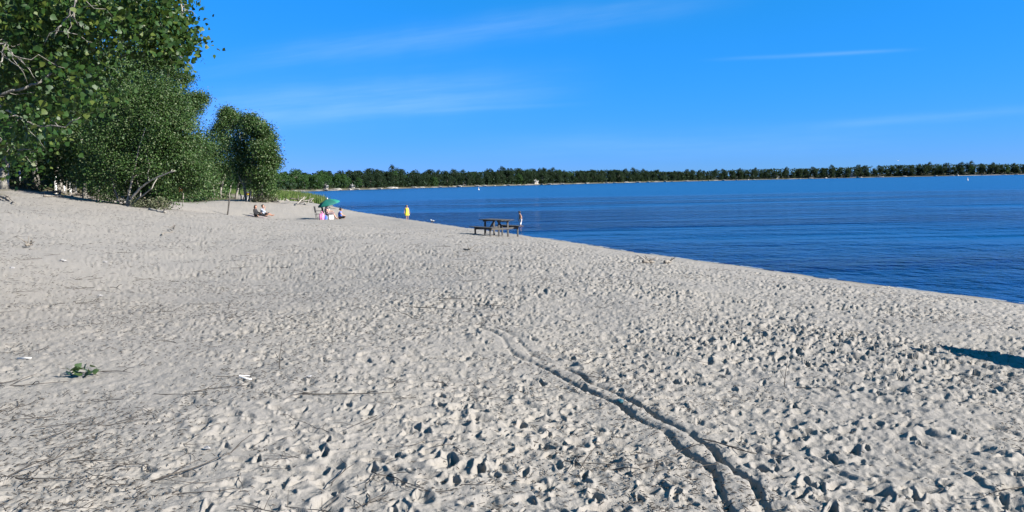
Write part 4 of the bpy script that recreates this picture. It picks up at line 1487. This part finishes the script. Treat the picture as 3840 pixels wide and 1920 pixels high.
# child in the water
r = ray(1953, 849)
wp = CAM + r * (-CAM.z / r.z)
J = dict(ST)
J.update(shl=(.05, .17, 1.38), shr=(.05, -.17, 1.38), che=(.0, 0, 1.18), hea=(.12, 0, 1.60), ell=(-.03, .22, 1.10), wrl=(-.0, .22, .84), elr=(.08, -.20, 1.12), wrr=(.16, -.12, .92))
person('thin boy in white swimming trunks standing shin-deep in the lake', (wp.x, wp.y, -.18), rad(-165), J, .67, (1, .2, -.35), [('white_trunks', WHITEC, ('hips', 'thighs'), .02)], 0, skin=pbr('tanned_skin', (.36, .20, .13), .5))

# posts, poles and ropes by the wood
RP = 'white posts with a hanging rope at the edge of the wood'
tops, prev = [], None
for i, (bx, by, tx, ty, lab) in enumerate([(209, 727, 207, 661, 'first white rope post from the left in the row before the wood'), (240, 726, 240, 668, 'second white rope post, close to a grey stake'),
                                           (266, 727, 260, 672, 'third white rope post, leaning to the left'), (284, 727, 282, 682, 'shortest white rope post with a dark top, last of the row')]):
    b_ = place(bx, by)
    tp_ = at(tx, ty, b_.y)
    o = thing('rope_post', lab, 'post', b_, 0, RP)
    q = tp_ - b_
    MB().beam((0, 0, -.3), q, .085, .085, .008).build('post', WHITEP, o)
    MB().beam(q, q + Vector((0, 0, .03)), .1, .1).build('cap', BLUEP if i == 3 else WHITEP, o)
    tops.append(b_ + q * .45)
for i, (a, b_) in enumerate(zip(tops, tops[1:])):
    m_ = MB()
    m_.tube([a.lerp(b_, k / 8) - Vector((0, 0, .16 * math.sin(math.pi * k / 8))) - a for k in range(9)], .014, 5)
    o = m_.build('rope', ROPE, None, True)
    o.location = a
    tag(o, ['sagging rope between the first and second white posts', 'sagging rope between the second and third white posts', 'sagging rope between the leaning and the shortest white posts'][i], 'rope', 'ropes between the white posts')
for bx, by, tx, ty, w_, mt, lab in [(29, 706, 31, 598, .085, WHITEP, 'tall white pole with a blue band beside the furrowed trunk'), (73, 668, 73, 637, .09, WHITEP, 'short white post with a dark top behind the tall white pole'),
                                    (360, 728, 361, 680, .10, PALE_BARK, 'pale bare stake standing right of the white rope posts'), (247, 726, 251, 668, .07, PALE_BARK, 'grey stake tilted beside the second white rope post')]:
    b_ = place(bx, max(by, 700))
    if by < 690:
        b_ = Vector((at(bx, by, 42).x, 42, 0))
        b_.z = float(base_z([b_.x], [b_.y])[0])
    q = at(tx, ty, b_.y) - b_
    o = thing('marker_post', lab, 'post', b_, 0)
    MB().tube([(0, 0, -.3), q * .5, q], [w_ / 2 + .01, w_ / 2, w_ / 2], 8).build('post', mt, o, True)
    if mt is WHITEP:
        MB().tube([q * .70, q * .88], w_ / 2 + .012, 10).build('band', BLUEP, o)
# orange boards
for bx, by, tx, ty, sx, lab in [(684, 775, 689, 702, -1, 'thin pale pole carrying a faded orange warning board left of the leaning post'), (939, 757, 939, 718, -1, 'thin pole with a small orange board before the detached clump')]:
    b_ = place(bx, by)
    q = at(tx, ty, b_.y) - b_
    o = thing('warning_sign', lab, 'sign', b_, 0)
    MB().tube([(0, 0, -.2), q], .03, 7).build('pole', DRIFT, o, True)
    bd = MB().box(q + Vector((-.20, -.03, -.16)), (.26, .02, .28), None, .004).build('board', ORANGE, o)
    MB().box(q + Vector((-.20, -.045, -.08)), (.20, .008, .07)).build('panel', WHITEP, bd)
    MB().box(q + Vector((-.20, -.045, -.22)), (.14, .008, .06)).build('panel', YELLOW, bd)
b_ = place(927, 756)
o = thing('marker_post', 'bare thin white pole left of the small orange board', 'post', b_, 0)
MB().tube([(0, 0, -.2), at(927, 715, b_.y) - b_], .035, 7).build('post', WHITEP, o, True)
b_ = place(852, 806)
o = thing('leaning_post', 'weathered grey timber post leaning right, alone on the open sand', 'post', b_, 0)
q = at(861, 745, b_.y) - b_
MB().beam((-.03, 0, -.3), q, .10, .09, .012).build('post', WOOD, o)
MB().beam((-.008, -.05, .05), q + Vector((.0, -.05, -.1)), .03, .012).build('split', DARKLOG, o)
r = ray(1105, 734)
p = CAM + r * (-CAM.z / r.z)
o = thing('marker_post', 'short white post standing in the shallow bay behind the grassy spit', 'post', p, 0)
MB().tube([(0, 0, -1), (0, 0, 1.3)], .12, 8).build('post', WHITEP, o)


def buoy(px_, py_, hgt, lab):
    r = ray(px_, py_)
    p = CAM + r * (-CAM.z / r.z)
    o = thing('buoy', lab, 'buoy', p, 0)
    MB().lathe([(0, -.5), (.32, -.3), (.4, 0), (.3, .25), (.1, .3)], 12).build('float', WHITEP, o, True)
    MB().tube([(0, 0, .2), (0, 0, hgt)], .1, 8).build('pole', WHITEP, o)
    MB().ball((0, 0, hgt), .2).build('ball', WHITEP, o, True)


buoy(1795, 712, .7, 'small white buoy on the lake far behind the picnic table')
buoy(3628, 676, .8, 'small white buoy floating near the far shore at the right')


def gull(label, p, s, rz, flying=False):
    o = thing('gull', label, 'bird', p, rz)
    WH = WHITEP
    MB().ball((0, 0, .16), .1, (1.7, .8, .85), None, 14, 10).ball((.17, 0, .27), .05, (1.1, .9, 1)).tube([(.1, 0, .18), (.16, 0, .26)], [.06, .045], 8).build('body', WH, o, True)
    MB().tube([(.215, 0, .265), (.27, 0, .255)], [.014, .003], 6).build('beak', ORANGE, o, True)
    MB().add([(-.12, -.04, .17), (-.12, .04, .17), (-.28, .06, .17), (-.28, -.06, .17)], [(0, 1, 2, 3)]).add([(-.12, -.04, .185), (-.12, .04, .185), (-.28, .06, .18), (-.28, -.06, .18)], [(3, 2, 1, 0)]).build('tail', WH, o)
    for sg in (-1, 1):
        if flying:
            MB().add([(.08, sg * .05, .2), (-.08, sg * .05, .2), (-.06, sg * .35, .34), (.1, sg * .35, .34), (-.08, sg * .7, .3), (.0, sg * .7, .3)], [(0, 1, 2, 3), (3, 2, 4, 5)]).add([(.08, sg * .05, .215), (-.08, sg * .05, .21), (-.06, sg * .35, .35), (.1, sg * .35, .355), (-.08, sg * .7, .305), (.0, sg * .7, .31)], [(3, 2, 1, 0), (5, 4, 2, 3)]).build('wing', WH, o)
        else:
            MB().ball((-.05, sg * .075, .17), .06, (2.4, .3, .9), None, 10, 8).build('wing', METAL, o, True)
            MB().tube([(0, sg * .03, .1), (0, sg * .03, 0)], .008, 5).tube([(0, sg * .03, .004), (.05, sg * .03, .004)], .006, 4).build('leg', ORANGE, o)
    o.scale = (s, s, s)


gull('white gull standing at the waterline between the girl and the picnic table', place(1622, 836), .85, 2.6)
gull('white gull flying low over the tree line of the far shore', at(3368, 604, 260), 1.0, .6, True)

# driftwood pile and single logs
p = place(1098, 765)
dr = np.random.default_rng(21)
for i in range(10):
    m_ = MB()
    L_ = dr.uniform(.6, 1.5)
    a = dr.uniform(-.5, .5) + (0 if i % 3 else 1.2)
    x_, y_ = dr.uniform(-1.6, 1.8), dr.uniform(-.5, .8)
    z_ = .12 + .42 * math.exp(-(x_ / 1.2) ** 2) * dr.random()
    e = Vector((math.cos(a) * L_ / 2, math.sin(a) * L_ / 2, dr.uniform(-.12, .25)))
    c_ = Vector((x_, y_, z_))
    limb(m_, -e, e, dr.uniform(.04, .08), dr.uniform(.025, .05), dr, 5, .1, 0, 7)
    for _ in range(2):
        limb(m_, e * dr.uniform(-.3, .7), e * .6 + Vector((dr.uniform(-.3, .3), dr.uniform(-.3, .3), dr.uniform(.1, .4))), .03, .015, dr, 3, .1, 0, 5)
    o = m_.build('driftwood_log', DRIFT if dr.random() < .75 else DARKLOG, None, True)
    o.location = p + c_
    tag(o, 'bleached log in the driftwood pile at the edge of the grassy spit', 'log', 'logs in the driftwood pile by the grassy spit')
    if o.data.materials[0] is DARKLOG:
        o['label'] = 'dark log among the bleached ones in the driftwood pile by the spit'


def log(px0, py0, px1, py1, r_, mt, lab, lift=.03, stubs=2, seed=1):
    q = np.random.default_rng(seed)
    a, b_ = place(px0, py0), place(px1, py1)
    m_ = MB()
    u_ = Vector((0, 0, lift))
    limb(m_, u_, b_ - a + u_, r_, r_ * .6, q, 8, .10, 0, 8)
    for _ in range(stubs):
        k = q.uniform(.2, .9)
        s_ = (b_ - a) * k + u_
        limb(m_, s_, s_ + Vector((q.uniform(-.3, .3), q.uniform(-.2, .2), q.uniform(.02, .2))), r_ * .45, r_ * .2, q, 3, .1, 0, 5)
    o = m_.build('driftwood_log', mt, None, True)
    o.location = a
    return tag(o, lab, 'log')


log(160, 728, 300, 734, .07, DARKLOG, 'long dark log lying on the sand in front of the white rope posts', .05, 4, 1)
log(165, 738, 240, 740, .05, DARKLOG, 'shorter dark log in front of the long one by the rope posts', .04, 2, 2)
log(270, 738, 330, 736, .05, DARKLOG, 'dark branch lying right of the rope posts', .04, 3, 3)
log(340, 730, 395, 734, .05, DARKLOG, 'dark stick at the foot of the wood left of the leaning cottonwood', .04, 2, 4)
log(560, 788, 622, 799, .06, DRIFT, 'pale half-buried log right of the leaning cottonwood', .03, 3, 5)
log(2412, 988, 2452, 988, .045, DARKLOG, 'dark driftwood piece with upturned roots near the waterline', .05, 5, 6)
log(2494, 992, 2516, 988, .05, DARKLOG, 'small dark driftwood stump right of the rooty piece near the waterline', .05, 3, 7)
log(3300, 1078, 3352, 1080, .012, DRIFT, 'short bleached white plank lying right at the waterline', .01, 0, 8)
log(0, 745, 30, 757, .05, DARKLOG, 'dark fallen branch at the left edge below the furrowed trunk', .1, 4, 9)
log(20, 742, 58, 768, .035, DARKLOG, 'thin dark fallen branch crossing below the furrowed trunk', .08, 4, 10)
log(1740, 939, 1765, 941, .03, DARKLOG, 'tiny dark stick on the sand below the picnic table', .03, 2, 12)
log(1235, 780, 1262, 785, .05, DARKLOG, 'dark stick lying by the water behind the parasol', .04, 1, 13)
log(100, 930, 122, 927, .035, DARKLOG, 'dark brown tuft of wood with twigs at the left of the open sand', .07, 6, 14)
log(608, 884, 660, 850, .02, DARKLOG, 'forked stick poking up from the sand in the left middle', .04, 4, 15)

# made-up driftwood snag outside the frame, bent so its shadow falls into view
SH = [on_ground(3516, 1296), on_ground(3640, 1322), on_ground(3840, 1362), on_ground(3990, 1395)]
sn = thing('added_shadow_snag', 'unseen driftwood snag added beyond the right edge to cast the shadow there', 'driftwood', SH[3] + SUN * 1.2)
m_ = MB()
k_ = [2.35, 2.0, 1.5, .95]
P = [s_ + SUN * k for s_, k in zip(SH, k_)]
P.append(P[-1] + (P[-1] - P[-2]) * .8)
P[-1].z = float(base_z([P[-1].x], [P[-1].y])[0]) - .3
o_ = sn.location
P = [q - o_ for q in P]
m_.tube(P, [.02, .14, .20, .22, .28], 10)
m_.build('trunk', DRIFT, sn, True)
m_ = MB()
limb(m_, P[2], P[2] + Vector((-.5, .5, .25)), .06, .02, dr, 5, .1)
m_.build('branch', DRIFT, sn, True)

# twigs scattered over the sand
tw = []
for i in range(9):
    q = np.random.default_rng(500 + i)
    m_ = MB()
    L_ = .62
    a = [Vector((-L_ / 2, 0, .004))]
    ang = 0
    for k in range(7):
        ang += q.normal() * .28
        a.append(a[-1] + Vector((math.cos(ang), math.sin(ang), q.normal() * .05)) * L_ / 7)
    for v_ in a:
        v_.z = max(.003, abs(v_.z))
    m_.tube(a, [.0055 - .0005 * k for k in range(8)], 5)
    for _ in range(q.integers(1, 4)):
        s_ = a[q.integers(1, 7)]
        b2 = q.choice([-1, 1]) * q.uniform(.4, 1.0)
        l2 = q.uniform(.08, .24)
        e = s_ + Vector((math.cos(b2) * l2, math.sin(b2) * l2, q.uniform(0, .07)))
        m_.tube([s_, s_.lerp(e, .5) + Vector((0, 0, .01)), e], [.004, .003, .002], 4)
    me = m_.mesh('twig')
    me.materials.append(TWIGM)
    tw.append(me)
tr_ = np.random.default_rng(88)


def add_twig(x_, y_, s_, lab, grp, k=None, rz=None):
    o = bpy.data.objects.new('twig', tw[tr_.integers(9) if k is None else k])
    COL.objects.link(o)
    z_ = ground_z([x_, x_ + .15, x_ - .15], [y_, y_, y_])
    o.location = (x_, y_, float(max(z_[0], z_.mean())) + .006)
    o.rotation_euler = (tr_.normal() * .05, tr_.normal() * .05, tr_.uniform(0, 6.28) if rz is None else rz)
    o.scale = (s_, s_, s_ * 1.0)
    tag(o, lab, 'twig', grp)


for px_, py_, s_, rz, lab in [(690, 1880, .9, -.3, 'thick short dark stick lying near the bottom edge left of centre'), (150, 1780, 1.3, -.2, 'long curved twig near the bottom left corner'), (740, 1800, 1.2, .2, 'looped thin twig at the lower left of the sand'),
                              (2260, 1740, 1.5, .15, 'long straight pale twig lying left of the wheel tracks'), (2550, 1725, 1.1, .5, 'branched twig lying across the wheel tracks'), (2800, 1690, 1.1, -.5, 'thin bowed twig right of the wheel tracks'),
                              (1290, 1500, 1.4, -.25, 'long dark branching twig in the lower middle of the sand'), (430, 1080, 1.8, -.15, 'long dark stick on the smoother sand at the left'), (120, 1440, 1.2, .2, 'forked twig left of the green leafy sprig'),
                              (430, 1395, .9, .3, 'twig lying right beside the green leafy sprig'), (780, 1480, 1.2, -.1, 'twig with a hooked end beside the white plastic straws'), (1480, 1830, 1.0, -.9, 'curly dark twig at the bottom in the middle')]:
    p = on_ground(px_, py_)
    add_twig(p.x, p.y, s_ * .8, lab, None, rz=rz)
n_ = 0
while n_ < 170:
    v = tr_.random() ** 1.35
    py_ = 880 + 1040 * v
    px_ = tr_.uniform(-40, 3840) if tr_.random() < .35 else tr_.uniform(-40, 1900)
    p = on_ground(px_, py_)
    if lake_dist(np.array([p.x]), np.array([p.y]))[0] < 3:
        continue
    far_ = p.y > 9
    left_ = px_ < 1300
    lab = {(0, 1): 'thin dark twig lying on the wind-smoothed sand at the left', (1, 1): 'dark twig far out on the flat sand at the left', (0, 0): 'thin dark twig lying among the deep footprints at the right', (1, 0): 'dark twig on the trampled sand toward the lake'}[(int(far_), int(left_))]
    add_twig(p.x, p.y, tr_.uniform(.28, .72) * (1.5 if far_ else 1), lab, {(0, 1): 'twigs on the near left sand', (1, 1): 'twigs on the far left sand', (0, 0): 'twigs among the footprints at the right', (1, 0): 'twigs toward the lake'}[(int(far_), int(left_))])
    n_ += 1
# fine plant litter: nobody could count it
M_ = 42000
vv = tr_.random(M_)
ry = 3.0 * (14 ** vv)
rx = ry * tr_.uniform(-.72, .72, M_)
dens = sstep(-.15, .55, fbm(rx * .55, ry * .55, 3, 77) + .25 * (rx < 0))
ok = (tr_.random(M_) < .10 + .9 * dens) & (lake_dist(rx, ry) > 1.5)
rx, ry = rx[ok], ry[ok]
lz = ground_z(rx, ry) + .006
n = len(rx)
a_ = tr_.uniform(0, 6.28, n)
ln = tr_.uniform(.005, .024, (n, 1)) * np.clip(ry / 6, 1, 4.5)[:, None]
d_ = np.column_stack([np.cos(a_), np.sin(a_), tr_.normal(size=n) * .25]) * ln
s_ = np.column_stack([-np.sin(a_), np.cos(a_), np.zeros(n)]) * (.0026 * np.clip(ry / 6, 1, 3.5))[:, None]
c_ = np.column_stack([rx, ry, lz])
u_ = np.array([0, 0, .006])
V = np.stack([c_ - d_ - s_, c_ - d_ + s_, c_ + d_, c_ - d_ * .3 + u_], 1).reshape(-1, 3)
F = (np.arange(n)[:, None, None] * 4 + np.array([[0, 1, 3], [1, 2, 3], [2, 0, 3], [0, 2, 1]])).reshape(-1, 3)
o = link('plant_litter', np_mesh('plant_litter', V, F), None, TWIGM)
tag(o, 'fine dark plant litter strewn over the sand', None, None, 'stuff')

# green leafy sprig
p = place(312, 1412)
sp_ = thing('leafy_sprig', 'fresh green leafy sprig dropped on the sand at the left', 'sprig', p)
sp_.scale = (.85, .85, .85)
q = np.random.default_rng(12)
m_ = MB()
m_.tube([(-.12, 0, .01), (-.04, .01, .035), (.05, 0, .03), (.16, -.02, .012)], [.005, .005, .004, .003], 5)
m_.build('stem', TWIGM, sp_)
LG = leafmat('fresh_leaf', (.07, .12, .02), (.14, .19, .045), (.04, .07, .025), .45, .25)
for i in range(20):
    me = leaf_cloud('leaf', np.zeros((1, 3)), .085, np.random.default_rng(700 + i), heart=True, droop=-.1, up=.9, aspect=.85, out=np.array([[.5, -.7, 1.6]]))
    lo = link('leaf', me, sp_, LG)
    lo.location = (q.uniform(-.13, .12), q.uniform(-.06, .05), .02 + q.uniform(0, .06))
SCRAP = pbr('scrap_paper', (.29, .28, .27), .8)
# litter
for px_, py_, sz, lab in [(235, 983, .10, 'crumpled white paper scrap on the flat sand at the left'), (45, 1007, .07, 'small white scrap near the left edge of the sand'), (395, 986, .07, 'flat white scrap right of the crumpled paper'),
                          (376, 1118, .05, 'tiny white scrap below the long dark stick'), (1160, 1425, .03, 'tiny white shell fragment on the lower middle sand'), (777, 1686, .03, 'tiny white crumb by the bottom left twigs')]:
    p = place(px_, py_)
    q = np.random.default_rng(int(px_))
    sz *= .6
    m_ = MB().ball((0, 0, sz * .3), sz, (1.3, .7, .55), None, 7, 5, .45, q)
    o = m_.build('paper_scrap', SCRAP)
    o.location = p + Vector((0, 0, .01))
    tag(o, lab, 'litter')
for i, (a, b_, lab) in enumerate([((898, 1424), (935, 1411), 'white plastic straw lying tilted above its pair on the sand'), ((900, 1430), (944, 1431), 'white plastic straw lying level below its pair on the sand'), ((65, 1353), (118, 1357), 'slim white stick on the sand near the left edge')]):
    u0, u1 = place(*a), place(*b_)
    m_ = MB().tube([Vector((0, 0, .012)), u1 - u0 + Vector((0, 0, .016))], .006, 8)
    o = m_.build('plastic_straw', WHITEP, None, True)
    o.location = u0
    tag(o, lab, 'straw')
p = place(2326, 1514)
o = thing('bottle_cap', 'small teal bottle cap lying between the wheel tracks', 'bottle cap', p + Vector((0, 0, .02)))
MB().lathe([(0, 0), (.022, 0), (.024, .004), (.024, .018), (.02, .022), (0, .022)], 20).build('cap', pbr('teal_plastic', (.005, .06, .08), .5), o, True)
# upright dead stalks at the right
for px_, py_, h_, lab in [(2940, 1452, .22, 'dead upright plant stalk among footprints in the right middle'), (3383, 1434, .16, 'single thin upright stalk below the dark shadow at the right'), (1048, 1387, .24, 'thin upright bowed stalk in the middle of the sand')]:
    p = place(px_, py_)
    m_ = MB().tube([(0, 0, -.03), (.01, 0, h_ * .5), (.03, .01, h_)], [.004, .003, .002], 5).tube([(0.005, 0, h_ * .3), (-.03, 0, h_ * .6)], [.003, .002], 4)
    o = m_.build('dead_stalk', TWIGM)
    o.location = p
    tag(o, lab, 'stalk')
